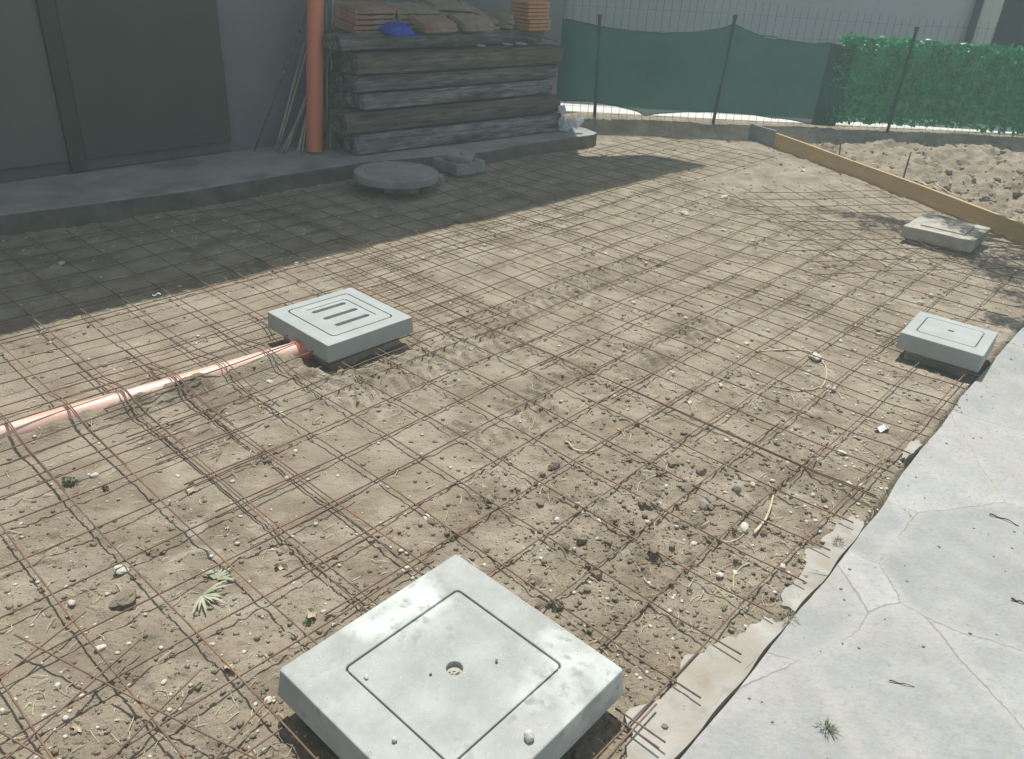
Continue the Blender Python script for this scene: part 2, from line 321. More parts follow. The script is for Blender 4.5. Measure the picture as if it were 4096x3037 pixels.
def paving_material():
    m = bpy.data.materials.new('stone_paving'); m.use_nodes = True
    nt = m.node_tree; N = nt.nodes; K = nt.links.new; p = N['Principled BSDF']
    p.inputs['Roughness'].default_value = 0.8; p.inputs['Specular IOR Level'].default_value = 0.25
    tc = N.new('ShaderNodeTexCoord')
    nd = N.new('ShaderNodeTexNoise'); nd.inputs['Scale'].default_value = 2.2; nd.inputs['Detail'].default_value = 6; nd.inputs['Roughness'].default_value = 0.6; K(tc.outputs['Object'], nd.inputs['Vector'])
    vm = N.new('ShaderNodeVectorMath'); vm.operation = 'MULTIPLY_ADD'; vm.inputs[1].default_value = (0.12, 0.12, 0); K(nd.outputs['Color'], vm.inputs[0]); K(tc.outputs['Object'], vm.inputs[2])
    vo = N.new('ShaderNodeTexVoronoi'); vo.feature = 'DISTANCE_TO_EDGE'; vo.inputs['Scale'].default_value = 1.75; K(vm.outputs[0], vo.inputs['Vector'])
    vc = N.new('ShaderNodeTexVoronoi'); vc.inputs['Scale'].default_value = 1.75; K(vm.outputs[0], vc.inputs['Vector'])
    n1 = N.new('ShaderNodeTexNoise'); n1.inputs['Scale'].default_value = 5.5; n1.inputs['Detail'].default_value = 9; n1.inputs['Roughness'].default_value = 0.68; K(tc.outputs['Object'], n1.inputs['Vector'])
    r1 = N.new('ShaderNodeValToRGB'); e = r1.color_ramp.elements
    e[0].position = 0.36; e[0].color = rgb((0.335, 0.342, 0.335)); e[1].position = 0.70; e[1].color = rgb((0.46, 0.455, 0.43))
    x = e.new(0.5); x.color = rgb((0.38, 0.388, 0.38))
    K(n1.outputs['Fac'], r1.inputs['Fac'])
    hs = N.new('ShaderNodeHueSaturation'); K(r1.outputs[0], hs.inputs['Color'])
    sep = N.new('ShaderNodeSeparateColor'); K(vc.outputs['Color'], sep.inputs[0])
    mv = N.new('ShaderNodeMapRange'); mv.inputs['To Min'].default_value = 0.84; mv.inputs['To Max'].default_value = 1.04; K(sep.outputs[0], mv.inputs['Value']); K(mv.outputs[0], hs.inputs['Value'])
    # mortar band, then thin dark crack inside it that comes and goes
    nb = N.new('ShaderNodeTexNoise'); nb.inputs['Scale'].default_value = 2.6; nb.inputs['Detail'].default_value = 3; K(tc.outputs['Object'], nb.inputs['Vector'])
    wd = N.new('ShaderNodeMapRange'); wd.inputs['From Min'].default_value = 0.42; wd.inputs['From Max'].default_value = 0.62; wd.inputs['To Min'].default_value = 0.0; wd.inputs['To Max'].default_value = 0.0030; K(nb.outputs['Fac'], wd.inputs['Value'])
    df = N.new('ShaderNodeMath'); df.operation = 'LESS_THAN'; K(vo.outputs['Distance'], df.inputs[0]); K(wd.outputs[0], df.inputs[1])
    band = N.new('ShaderNodeMapRange'); band.inputs['From Min'].default_value = 0.05; band.inputs['From Max'].default_value = 0.01; K(vo.outputs['Distance'], band.inputs['Value'])
    bs = N.new('ShaderNodeMath'); bs.operation = 'MULTIPLY'; bs.inputs[1].default_value = 0.35; K(band.outputs[0], bs.inputs[0])
    mx = N.new('ShaderNodeMix'); mx.data_type = 'RGBA'; K(bs.outputs[0], mx.inputs['Factor']); K(hs.outputs[0], mx.inputs['A']); mx.inputs['B'].default_value = rgb((0.46, 0.445, 0.405))
    dirt = N.new('ShaderNodeTexNoise'); dirt.inputs['Scale'].default_value = 14; dirt.inputs['Detail'].default_value = 7; K(tc.outputs['Object'], dirt.inputs['Vector'])
    dm = N.new('ShaderNodeMapRange'); dm.inputs['From Min'].default_value = 0.56; dm.inputs['From Max'].default_value = 0.72; dm.inputs['To Max'].default_value = 0.45; K(dirt.outputs['Fac'], dm.inputs['Value'])
    m3 = N.new('ShaderNodeMix'); m3.data_type = 'RGBA'; K(dm.outputs[0], m3.inputs['Factor']); K(mx.outputs['Result'], m3.inputs['A']); m3.inputs['B'].default_value = rgb((0.33, 0.30, 0.25))
    dfs = N.new('ShaderNodeMath'); dfs.operation = 'MULTIPLY'; dfs.inputs[1].default_value = 0.75; K(df.outputs[0], dfs.inputs[0])
    ns = N.new('ShaderNodeTexNoise'); ns.inputs['Scale'].default_value = 1.7; ns.inputs['Detail'].default_value = 8; ns.inputs['Roughness'].default_value = 0.7; K(tc.outputs['Object'], ns.inputs['Vector'])
    ms = N.new('ShaderNodeMapRange'); ms.inputs['From Min'].default_value = 0.50; ms.inputs['From Max'].default_value = 0.66; ms.inputs['To Max'].default_value = 0.6; K(ns.outputs['Fac'], ms.inputs['Value'])
    m4 = N.new('ShaderNodeMix'); m4.data_type = 'RGBA'; K(ms.outputs[0], m4.inputs['Factor']); K(m3.outputs['Result'], m4.inputs['A']); m4.inputs['B'].default_value = rgb((0.40, 0.375, 0.335)); m3 = m4
    fl = N.new('ShaderNodeTexNoise'); fl.inputs['Scale'].default_value = 55; fl.inputs['Detail'].default_value = 4; K(tc.outputs['Object'], fl.inputs['Vector'])
    fm = N.new('ShaderNodeMapRange'); fm.inputs['From Min'].default_value = 0.53; fm.inputs['From Max'].default_value = 0.64; fm.inputs['To Max'].default_value = 0.42; K(fl.outputs['Fac'], fm.inputs['Value'])
    m6 = N.new('ShaderNodeMix'); m6.data_type = 'RGBA'; K(fm.outputs[0], m6.inputs['Factor']); K(m3.outputs['Result'], m6.inputs['A']); m6.inputs['B'].default_value = rgb((0.29, 0.285, 0.265)); m3 = m6
    m2 = N.new('ShaderNodeMix'); m2.data_type = 'RGBA'; K(dfs.outputs[0], m2.inputs['Factor']); K(m3.outputs['Result'], m2.inputs['A']); m2.inputs['B'].default_value = rgb((0.24, 0.225, 0.20))
    K(m2.outputs['Result'], p.inputs['Base Color'])
    hb = N.new('ShaderNodeMath'); hb.operation = 'MULTIPLY_ADD'; hb.inputs[1].default_value = -1.0; K(df.outputs[0], hb.inputs[0]); K(n1.outputs['Fac'], hb.inputs[2])
    gb = N.new('ShaderNodeTexNoise'); gb.inputs['Scale'].default_value = 90; gb.inputs['Detail'].default_value = 7; K(tc.outputs['Object'], gb.inputs['Vector'])
    hc = N.new('ShaderNodeMath'); hc.operation = 'MULTIPLY_ADD'; hc.inputs[1].default_value = 0.35; K(gb.outputs['Fac'], hc.inputs[0]); K(hb.outputs[0], hc.inputs[2])
    b = N.new('ShaderNodeBump'); b.inputs['Strength'].default_value = 0.8; b.inputs['Distance'].default_value = 0.014; K(hc.outputs[0], b.inputs['Height']); K(b.outputs[0], p.inputs['Normal'])
    return m
paving_m = paving_material()

# ------------------------------------------------------------------ the ground
def axis(parts):
    a = []
    for lo, hi, st in parts: a += list(np.arange(lo, hi, st))
    return np.array(a + [parts[-1][1]])
gx = axis([(-150, -20, 26), (-20, -6, 2), (-6, -3.2, 0.12), (-3.2, -1.7, 0.014), (-1.7, 2.3, 0.0085), (2.3, 7.4, 0.018), (7.4, 20, 1.4), (20, 150, 26)])
gy = axis([(-150, -10, 28), (-10, 0.5, 1.2), (0.5, 0.95, 0.05), (0.95, 2.2, 0.0065), (2.2, 4.0, 0.0095), (4.0, 6.2, 0.015), (6.2, 9.4, 0.024), (9.4, 11, 0.1), (11, 20, 1.5), (20, 200, 30)])
X, Y = np.meshgrid(gx, gy)
Z = ground_h(X, Y)
V = np.stack([X, Y, Z], -1).reshape(-1, 3)
ny, nx = X.shape
idx = np.arange(ny * nx).reshape(ny, nx)
Fq = np.stack([idx[:-1, :-1], idx[:-1, 1:], idx[1:, 1:], idx[1:, :-1]], -1).reshape(-1, 4)
tag(link_mesh('ground', V, Fq, soil, None, True), kind='structure')

# ------------------------------------------------------------------ paving with a ragged broken edge
def ragged(pts, amp, n, seed, z0, z1):
    out = []
    for i in range(len(pts) - 1):
        for t in np.linspace(0, 1, n, endpoint=False):
            p = pts[i] * (1 - t) + pts[i + 1] * t
            o = amp * float(fbm(np.array([p[0] * 9.0]), np.array([p[1] * 9.0]), 4, seed)[0])
            out.append((p[0] + o, p[1] + o * 0.6))
    return out
def curved_sheet(name, edge, far, z0, z1, m):
    bm = bmesh.new(); prism_bm(bm, edge + far, z0, z1)
    return bm_obj(name, bm, m, bevel=0.006)
edge = ragged(PAVE[::-1], 0.010, 10, 91, 0, 0)
far = [(12.0, edge[-1][1] + 1.5), (12, -6), (edge[0][0] - 0.5, -6), (edge[0][0] - 0.3, edge[0][1] - 0.3)]
tag(curved_sheet('paving', edge, far, -0.06, 0.018, paving_m), kind='structure')
# crumbling mortar bed along the edge
mortar = mat('mortar_bed', (0.31, 0.295, 0.255), (0.44, 0.43, 0.39), 10, 0.95, 0.7, 60, c3=(0.30, 0.25, 0.19), s3=5, spec=0.15, t3=(0.52, 0.7))
def flat_patch(name, cx, cy, rx, ry, rot, seed, z, m, n=44, th=0.03):
    bm = bmesh.new(); pts = []
    for i in range(n):
        a = 2 * math.pi * i / n
        rr = 1 + 0.55 * float(fbm(np.array([math.cos(a) * 1.7 + seed]), np.array([math.sin(a) * 1.7]), 4, int(seed))[0]) * 1.3
        px, py = rx * rr * math.cos(a), ry * rr * math.sin(a)
        gx_, gy_ = cx + px * math.cos(rot) - py * math.sin(rot), cy + px * math.sin(rot) + py * math.cos(rot)
        lim = float(np.interp(gy_, PAVE_Y, PAVE_X)) - 0.009 + 0.004 * math.sin(gy_ * 31)
        pts.append((min(gx_, lim), gy_))
    prism_bm(bm, pts, z - th, z)
    return bm
bm_all = None
mp = [(1835, 1170, 0.13, 0.05, 9), (1790, 1225, 0.12, 0.055, 14), (1745, 1300, 0.09, 0.05, 23), (1655, 1405, 0.15, 0.06, 37), (1560, 1480, 0.16, 0.07, 41), (1500, 1560, 0.14, 0.08, 52), (1440, 1610, 0.14, 0.08, 55), (1980, 985, 0.10, 0.02, 66)]
bm = bmesh.new()
for i, (px, py, rx, ry, sd) in enumerate(mp):
    c = at(px, py); tb = flat_patch('', c[0], c[1], rx, ry, math.radians(50 + 6 * math.sin(sd)), sd, 0.008 + 0.0013 * i, None)
    me = bpy.data.meshes.new('tmp'); tb.to_mesh(me); tb.free(); bm.from_mesh(me); bpy.data.meshes.remove(me)
tag(bm_obj('broken_mortar_path_edge', bm, mortar, bevel=0.003), kind='structure')

# ------------------------------------------------------------------ raised walkway along the house
wk = [L(-5.0, -3.12)[:2]] + [at(*q, 0.12)[:2] for q in [(0, 468), (180, 446), (406, 416), (560, 390), (707, 366), (800, 352), (1051, 331), (1150, 312), (1240, 300), (1292, 293), (1299, 289)]]
wk += [at(1275, 279, 0.12)[:2], at(1252, 274, 0.12)[:2]]
wk += [L(5.1, -3.94)[:2], L(-5.0, -3.94)[:2]]
rw = []
for i in range(len(wk)):
    a, b = np.array(wk[i]), np.array(wk[(i + 1) % len(wk)])
    k = max(1, int(np.linalg.norm(b - a) / 0.05)) if i < len(wk) - 3 else 1
    for t in np.linspace(0, 1, k, endpoint=False):
        p = a * (1 - t) + b * t; j = 0.012 * float(fbm(np.array([p[0] * 7]), np.array([p[1] * 7]), 3, 5)[0]) if i < len(wk) - 3 else 0
        rw.append((p[0] + j, p[1] + j))
bm = bmesh.new(); prism_bm(bm, rw, -0.12, 0.12)
riser_m = mat('soil_and_shade_concrete', (0.115, 0.105, 0.085), (0.19, 0.175, 0.145), 6, 0.95, 0.6, 50, spec=0.1)  # riser sides: soil stain plus the deep shade there, painted in as darker brown
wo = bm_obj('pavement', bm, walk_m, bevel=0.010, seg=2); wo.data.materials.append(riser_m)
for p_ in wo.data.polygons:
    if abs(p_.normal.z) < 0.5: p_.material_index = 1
tag(wo, kind='structure')

# road strip beyond the fence
bm = bmesh.new(); prism_bm(bm, [(-2.5, 9.30 - 0.078 * 4.5), (30, 9.30 + 0.078 * 28), (30, 14.6), (-2.5, 12.45)], -0.05, 0.115)
tag(bm_obj('road', bm, strip_m), kind='structure')

# ------------------------------------------------------------------ house with dark double door
def uvbox(name, u0, u1, v0, v1, z0, z1, m, parent, bevel=0.0):
    bm = bmesh.new(); prism_bm(bm, [(u0, v0), (u1, v0), (u1, v1), (u0, v1)], z0, z1)
    return bm_obj(name, bm, m, parent, bevel=bevel)
# local frame of the house: x along the wall, y out of the wall (mirrored v keeps it right handed)
house = empty('grey_house', L(0, -3.95), ANG)
tag(house, 'grey plastered house wall with dark double door, shading the yard behind the timber pile', 'house')
# local x = u, local y = -(v + 3.95)
def hb(name, u0, u1, out0, out1, z0, z1, m, bevel=0.0, parent=None):
    return uvbox(name, u0, u1, -out1, -out0, z0, z1, m, parent or house, bevel)
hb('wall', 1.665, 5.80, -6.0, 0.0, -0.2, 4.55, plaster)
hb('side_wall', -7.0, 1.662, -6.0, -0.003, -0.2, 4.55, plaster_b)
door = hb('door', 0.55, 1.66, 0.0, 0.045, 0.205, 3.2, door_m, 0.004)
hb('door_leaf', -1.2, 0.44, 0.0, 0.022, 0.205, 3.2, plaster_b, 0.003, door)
hb('door_post', 0.443, 0.547, 0.0, 0.048, 0.13, 3.2, jamb_m, 0.004, door)
hb('threshold', 0.55, 1.66, 0.0, 0.012, 0.125, 0.202, plaster_b, 0.002, door)
bm = bmesh.new()   # eaves with a short boxed return past the gable, then the pitched roof
prism_bm(bm, [(-7.4, -0.35), (6.54, -0.90), (6.40, -0.38), (5.72, -0.001), (-7.4, -0.001)], 4.40, 4.54)
bm_obj('eaves', bm, house_c, house)
bm = bmesh.new()
a = [(-7.4, -0.36, 4.545), (5.86, -0.86, 4.545), (5.86, 6.2, 6.6), (-7.4, 6.2, 6.6)]
vs = [bm.verts.new(p) for p in a] + [bm.verts.new((p[0], p[1], p[2] + 0.10)) for p in a]
for f in [(3, 2, 1, 0), (4, 5, 6, 7), (0, 1, 5, 4), (1, 2, 6, 5), (2, 3, 7, 6), (3, 0, 4, 7)]: bm.faces.new([vs[i] for i in f])
bm_obj('roof', bm, roof_m, house)

# ------------------------------------------------------------------ neighbour's house, far tree
nb = empty('neighbour_house', (2, 12.6, 0))
tag(nb, 'large pale grey blank house wall behind the wire fence', 'house')
NY = 12.6
bm = bmesh.new(); box_bm(bm, (-0.72, 2.5, 2.6), (10.3, 5.0, 5.4)); bm_obj('wall', bm, house_m, nb)
bm = bmesh.new(); box_bm(bm, (4.475, 0.14, 2.6), (0.28, 0.36, 5.4)); bm_obj('corner_pillar', bm, house_c, nb, bevel=0.006)
bm = bmesh.new(); box_bm(bm, (4.46, 0.16, 2.6), (0.09, 0.1, 5.4)); bm.free()
Mx = Multi(); Mx.tube([(4.26, -0.07, 0.1), (4.26, -0.07, 2.5), (4.26, -0.07, 5.2)], 0.05, 12); Mx.build('downpipe', dark_m, nb, True)
bm = bmesh.new(); box_bm(bm, (0, 2.5, 5.42), (11.2, 6, 0.2)); bm_obj('roof', bm, roof_m, nb)
gap_block = empty('dark_block', (8.6, 15.2, 0))  # plain dark block filling the gap beyond the corner pillar
bm = bmesh.new(); box_bm(bm, (0, 0, 1.1), (3.4, 1.2, 2.2)); bm_obj('wall', bm, dark_m, gap_block, bevel=0.01)
bm = bmesh.new(); box_bm(bm, (0, -0.1, 2.25), (3.7, 1.6, 0.1)); bm_obj('roof', bm, dark_m, gap_block, bevel=0.01)
tag(gap_block, 'dark blue grey block beyond the corner pillar of the far house', 'shed')

def leaf_cloud(centers, radii, n, size, seed, flat=0.5):
    r = np.random.default_rng(seed); V = []; Fc = []
    k = 0
    for c, rad, nn in zip(centers, radii, n):
        for _ in range(nn):
            d = r.normal(size=3); d /= np.linalg.norm(d); p = np.array(c) + d * rad * r.random() ** 0.45 * np.array([1, 1, 0.8])
            a = r.normal(size=3); a /= np.linalg.norm(a); b = np.cross(a, r.normal(size=3)); b /= np.linalg.norm(b); s = size * (0.6 + 0.8 * r.random())
            V += [p - a * s, p + b * s * flat, p + a * s, p - b * s * flat]; Fc.append((k, k + 1, k + 2, k + 3)); k += 4
    return np.array(V), np.array(Fc)
def make_tree(name, base, trunk_pts, r0, cl, rad, n, size, seed, label):
    t = empty(name, base); M = Multi(); tp = np.array(trunk_pts, float); M.tube(tp, np.linspace(r0, r0 * 0.45, len(tp)), 9)
    for i, c in enumerate(cl):
        s = tp[min(len(tp) - 1, len(tp) // 2 + i % max(1, len(tp) - len(tp) // 2))]; mid = (s + np.array(c)) / 2 + np.array([0, 0, 0.1])
        M.tube([s, mid, c], [r0 * 0.35, r0 * 0.22, r0 * 0.08], 6)
    M.build('trunk', bark_m, t, True)
    V, Fc = leaf_cloud(cl, rad, n, size, seed); link_mesh('crown', V, Fc, leaf_m, t)
    return tag(t, label, 'tree')
rr = np.random.default_rng(3)
cl = [(rr.uniform(-1.7, 1.7), rr.uniform(-0.8, 0.8), rr.uniform(1.4, 3.2)) for _ in range(16)]
make_tree('broadleaf_tree', (8.4, 13.5, 0), [(0, 0, 0), (0.05, 0, 0.7), (0, 0.05, 1.3), (0.1, 0, 2.0)], 0.13, cl, [0.65] * 16, [420] * 16, 0.07, 5, 'dark green leafy tree beyond the pillar at the top right corner')
# garden tree whose boughs hang over the yard: dappled shade round the far covers
B = np.array([5.0, 6.1, 0.0])
def shade_src(px, py, h): g = at(px, py); return (g[0] - LIGHT_DIR.x / -LIGHT_DIR.z * h - B[0], g[1] - LIGHT_DIR.y / -LIGHT_DIR.z * h - B[1], h)
sh = [(1790, 458, 2.5, .12, 70), (1850, 470, 2.5, .13, 110), (1905, 476, 2.5, .13, 170), (1950, 484, 2.4, .12, 170), (2000, 492, 2.6, .13, 150), (1960, 499, 2.4, .12, 150), (1890, 490, 2.4, .1, 90), (2060, 515, 2.5, .14, 130), (2110, 545, 2.4, .15, 170), (2150, 560, 2.6, .15, 170), (2190, 585, 2.5, .18, 220), (2225, 600, 2.4, .2, 240), (2130, 575, 2.3, .12, 220), (2205, 640, 2.6, .14, 150), (2080, 530, 2.5, .14, 200), (2170, 600, 2.4, .15, 220),
      (2180, 698, 2.4, .10, 200), (2225, 712, 2.4, .12, 150), (2215, 555, 2.6, .18, 180), (2260, 660, 2.5, .2, 200), (2280, 600, 2.9, .35, 500), (2330, 560, 3.0, .4, 500), (2360, 640, 3.0, .4, 500)]
make_tree('garden_tree', B, [(0, 0, 0), (0.02, 0.03, 0.8), (-0.05, 0, 1.6), (-0.15, 0.05, 2.3), (-0.3, 0.1, 2.9)], 0.09, [shade_src(*s[:3]) for s in sh], [s[3] for s in sh], [s[4] for s in sh], 0.022, 8, 'slender garden tree beyond the yellow board, its boughs overhanging the yard')

# ------------------------------------------------------------------ fence, shade net, artificial hedge
FB = [at(1297, 250, 0.12), at(1546, 260, 0.12), at(1922, 280, 0.12)]
fd = (FB[2] - FB[0])[:2]; fd /= np.linalg.norm(fd); fn = np.array([fd[1], -fd[0], 0])     # fn points to the camera side
FP = FB[1]
def fpl(x, y, off=0.0):
    return on_plane(x, y, FP + fn * off, fn)
fence = empty('wire_fence', FB[0]); tag(fence, 'thin green welded wire fence on dark posts along the far side of the yard', 'fence')
Fo = FB[0]
def loc(p, o): return np.asarray(p) - o
def fs(s, z, off=0.0): return np.array([Fo[0] + fd[0] * s, Fo[1] + fd[1] * s, z]) + fn * off
s_left = (fpl(1213, 200) - Fo)[:2] @ fd; s_right = 7.5
M = Multi()
s = s_left
while s < s_right:
    top = 1.30 + 0.035 * math.sin(s * 1.3)
    M.tube([loc(fs(s, 0.10), Fo), loc(fs(s + 0.004 * math.sin(s * 40), 0.7), Fo), loc(fs(s + 0.01 * math.sin(s * 17), top), Fo)], 0.0019, 4); s += 0.0865
for z in [0.14, 0.2, 0.3, 0.4, 0.55, 0.7, 0.85, 1.0, 1.2]:
    M.tube([loc(fs(q, z + 0.006 * math.sin(q * 2.1 + z * 9)), Fo) for q in np.arange(s_left, s_right, 0.4)], 0.0011, 4)
M.build('wire_mesh', wire_m, fence)
for (tx, ty), b in (((1303, 36), FB[0] + np.array([0, 0.15, 0])), ((1594, 38), FB[1]), ((1984, 64), FB[2])):
    top = fpl(tx, ty); bm = bmesh.new()
    bs = loc(b, Fo); tp = loc(top, Fo); d = tp - bs
    for (w, t_) in ((0.034, 0.005), (0.005, 0.034)):
        M4 = [(-w / 2, -t_ / 2), (w / 2, -t_ / 2), (w / 2, t_ / 2), (-w / 2, t_ / 2)]
        lo = [bm.verts.new((bs[0] + x, bs[1] + y - 0.115, -0.25)) for x, y in M4]; hi = [bm.verts.new((tp[0] + x, tp[1] + y - 0.115, tp[2])) for x, y in M4]
        bm.faces.new(lo[::-1]); bm.faces.new(hi)
        for i in range(4): bm.faces.new((lo[i], lo[(i + 1) % 4], hi[(i + 1) % 4], hi[i]))
    post = bm_obj('post', bm, post_m, fence)
    bm = bmesh.new(); box_bm(bm, (tp[0], tp[1] - 0.115, tp[2] + 0.012), (0.042, 0.042, 0.05)); bm_obj('post_cap', bm, post_m, post, bevel=0.008)
bm = bmesh.new()
M = Multi(); q = fs(s_right, 0, 0) - Fo; M.tube([q, q + [0, 0, 0.7], q + [0, 0, 1.35]], 0.02, 8); M.build('end_post', post_m, fence)

top3 = [(150, 185), (300, 218), (450, 250), (600, 278), (750, 300), (1100, 325), (1400, 318), (1650, 285), (1740, 258), (1790, 236), (1840, 256), (1900, 285), (2040, 345), (2228, 366)]
top4 = [(100, 270), (250, 292), (450, 320), (560, 312), (640, 330), (775, 328)]
bot3 = [(100, 985), (400, 992), (650, 1040), (850, 1090), (920, 1132), (1050, 1112), (1300, 1097), (1600, 1096), (1900, 1112), (2228, 1162)]
bot4 = [(80, 842), (300, 872), (450, 905), (610, 916)]
c3_ = lambda p: (1196.7 + .2198 * p[0], .2198 * p[1]); c4_ = lambda p: (1629.7 + .2963 * p[0], .2963 * p[1])
def edge_pts(a, b, off=0.02):
    return [fpl(*c3_(p), off) for p in a] + [fpl(*c4_(p), off) for p in b]
TT = edge_pts(top3, top4); BB = edge_pts(bot3, bot4)
def sof(p): return (p - Fo)[:2] @ fd
ts, tz = [sof(p) for p in TT], [p[2] for p in TT]; bs_, bz = [sof(p) for p in BB], [p[2] for p in BB]
def sheet(name, s0, s1, m, off, parent, O, nx=150, ny=24, amp=0.018, skew=0.0, seed=0):
    V = []; Fc = []
    for i in range(nx + 1):
        for j in range(ny + 1):
            v = j / ny; s = s0 + (s1 - s0) * i / nx; sb = s - skew * (1 - v)
            zt, zb = np.interp(s, ts, tz), np.interp(sb, bs_, bz)
            z = zb + (zt - zb) * v
            w = amp * (math.sin(s * 5 + 3 * v + seed) + 0.6 * math.sin(s * 13 - v * 4) + 1.6 * float(vn(np.array([s * 4.0]), np.array([v * 3.0 + seed]), 5)[0])) * (0.35 + math.sin(math.pi * v))
            V.append(loc(fs(sb + (s - sb) * v, z, off + w), O))
    for i in range(nx):
        for j in range(ny):
            a = i * (ny + 1) + j; Fc.append((a, a + ny + 1, a + ny + 2, a + 1))
    return link_mesh(name, V, Fc, m, parent, True)
net = empty('shade_net', Fo); tag(net, 'dark green shade net tied along the wire fence, sagging between its ties', 'shade net')
s_end = ts[-1]
sheet('netting', s_left - 0.02, s_end - 0.03, net_m, 0.035, net, Fo)
sheet('folded_end', s_end - 0.30, s_end - 0.02, net_d, 0.06, net, Fo, 24, 20, 0.006, 0.02, 3)
M = Multi(); M.tube([loc(fs(a_, z_ + 0.004, 0.045), Fo) for a_, z_ in zip(np.linspace(ts[0], ts[-1], 90), np.interp(np.linspace(ts[0], ts[-1], 90), ts, tz))], 0.005, 5)
M.tube([loc(fs(a_, z_, 0.045), Fo) for a_, z_ in zip(np.linspace(bs_[0], bs_[-1], 90), np.interp(np.linspace(bs_[0], bs_[-1], 90), bs_, bz))], 0.005, 5)
M.build('hem', net_d, net)
M = Multi(); a_, b_ = fpl(1262, 89, 0.07), fpl(1358, 97, 0.07); M.tube([loc(a_, Fo), loc((a_ + b_) / 2 + [0, 0, -0.004], Fo), loc(b_, Fo)], 0.003, 5); M.build('tie_cord', paper_w, net)

hed = empty('artificial_hedge', fs(s_end, 0)); HO = fs(s_end, 0)
tag(hed, 'bright green plastic leaf screen hung on the fence right of the shade net', 'hedge screen')
ht = [fpl(*c4_(p), 0.02) for p in [(675, 238), (900, 255), (1200, 270), (1500, 300), (2019, 330)]]; hbm = [fpl(*c4_(p), 0.02) for p in [(645, 872), (1000, 884), (1300, 892), (1600, 920), (2019, 962)]]
hs, hz = [sof(p) for p in ht], [p[2] for p in ht]; gs, gz = [sof(p) for p in hbm], [p[2] for p in hbm]
V = []; Fc = []; nxh, nyh = 60, 6; s1h = 6.6
for i in range(nxh + 1):
    for j in range(nyh + 1):
        s = hs[0] + (s1h - hs[0]) * i / nxh; zt = np.interp(s, hs, hz) - 0.03; zb = np.interp(s, gs, gz) + 0.03
        V.append(loc(fs(s, zb + (zt - zb) * j / nyh, 0.012), HO))
for i in range(nxh):
    for j in range(nyh):
        a = i * (nyh + 1) + j; Fc.append((a, a + nyh + 1, a + nyh + 2, a + 1))
link_mesh('backing', V, Fc, hedge_b, hed)
r = np.random.default_rng(12); V = []; Fc = []; k = 0
fn3 = fn; fd3 = np.array([fd[0], fd[1], 0])
for _ in range(5600):
    s = hs[0] - 0.02 + (s1h - hs[0] + 0.02) * r.random(); zt = np.interp(s, hs, hz); zb = np.interp(s, gs, gz); z = zb - 0.01 + (zt - zb + 0.005) * r.random()
    c = loc(fs(s, z, 0.02 + 0.035 * r.random()), HO)
    tipd = fd3 * r.normal(0.25, 0.45) + np.array([0, 0, -1]) * r.uniform(-0.35, 1) + fn3 * r.uniform(0, 1.0); tipd /= np.linalg.norm(tipd)
    wd = np.cross(tipd, fn3 + r.normal(size=3) * 0.45); wd /= np.linalg.norm(wd); ln, wi = r.uniform(0.04, 0.075), r.uniform(0.015, 0.027)
    nn = np.cross(wd, tipd) * 0.006
    V += [c, c + tipd * ln * 0.45 + wd * wi, c + tipd * ln + nn, c + tipd * ln * 0.45 - wd * wi, c + tipd * ln * 0.5 + nn]
    Fc += [(k, k + 1, k + 4), (k + 1, k + 2, k + 4), (k + 2, k + 3, k + 4), (k + 3, k, k + 4)]; k += 5
link_mesh('foliage', np.array(V), np.array(Fc), hedge_a, hed)
M = Multi(); M.tube([loc(fs(s, z, 0.075), HO) for s, z in [(hs[0] + 0.03, np.interp(hs[0], hs, hz)), (hs[0] + 0.012, 0.6), (hs[0] + 0.0, 0.2)]], 0.004, 5); M.build('edge_cord', net_d, hed)

# dry weeds along the fence foot
def grass_tuft(name, c, n, h, spread, m, seed, lean=0.5):
    r = np.random.default_rng(seed); V = []; Fc = []; k = 0
    for _ in range(n):
        a = r.uniform(0, 2 * math.pi); d = np.array([math.cos(a), math.sin(a), 0]); w = np.array([-d[1], d[0], 0]); hh = h * r.uniform(0.5, 1.1); le = lean * r.uniform(0.2, 1.3)
        b = d * spread * r.random(); w_ = 0.0011 * r.uniform(0.7, 1.5)
        p = [b, b + d * hh * le * 0.3 + [0, 0, hh * 0.5], b + d * hh * le + [0, 0, hh * (1 - 0.3 * le)]]
        V += [p[0] - w * w_, p[0] + w * w_, p[1] + w * w_, p[1] - w * w_, p[2]]; Fc += [(k, k + 1, k + 2, k + 3), (k + 3, k + 2, k + 4)]; k += 5
    o = link_mesh(name, V, Fc, m); o.location = tuple(c); return o

# ------------------------------------------------------------------ concrete covers
def rrect(hx, hy, r, n=5):
    pts = []
    for cx, cy, a0 in ((hx - r, hy - r, 0), (-hx + r, hy - r, 90), (-hx + r, -hy + r, 180), (hx - r, -hy + r, 270)):
        for i in range(n + 1):
            a = math.radians(a0 + 90 * i / n); pts.append((cx + r * math.cos(a), cy + r * math.sin(a)))
    return pts
def slab_ring(bm, hx, hy, z0, z1, in_pts, flare=0.006, depth=0.03):
    """frame: outer prism with a recess shaped in_pts"""
    n = len(in_pts)
    q = n // 4
    outer = rrect(hx, hy, 0.008, q - 1)
    outer_b = rrect(hx + flare, hy + flare, 0.01, q - 1)
    o1 = [bm.verts.new((p[0], p[1], z1)) for p in outer]; o0 = [bm.verts.new((p[0], p[1], z0)) for p in outer_b]
    i1 = [bm.verts.new((p[0], p[1], z1)) for p in in_pts]; i0 = [bm.verts.new((p[0], p[1], z1 - depth)) for p in in_pts]
    for i in range(n):
        j = (i + 1) % n
        bm.faces.new((o1[i], o1[j], i1[j], i1[i])); bm.faces.new((o0[i], o0[j], o1[j], o1[i])); bm.faces.new((i1[i], i1[j], i0[j], i0[i]))
    bm.faces.new(i0); bm.faces.new(o0[::-1])
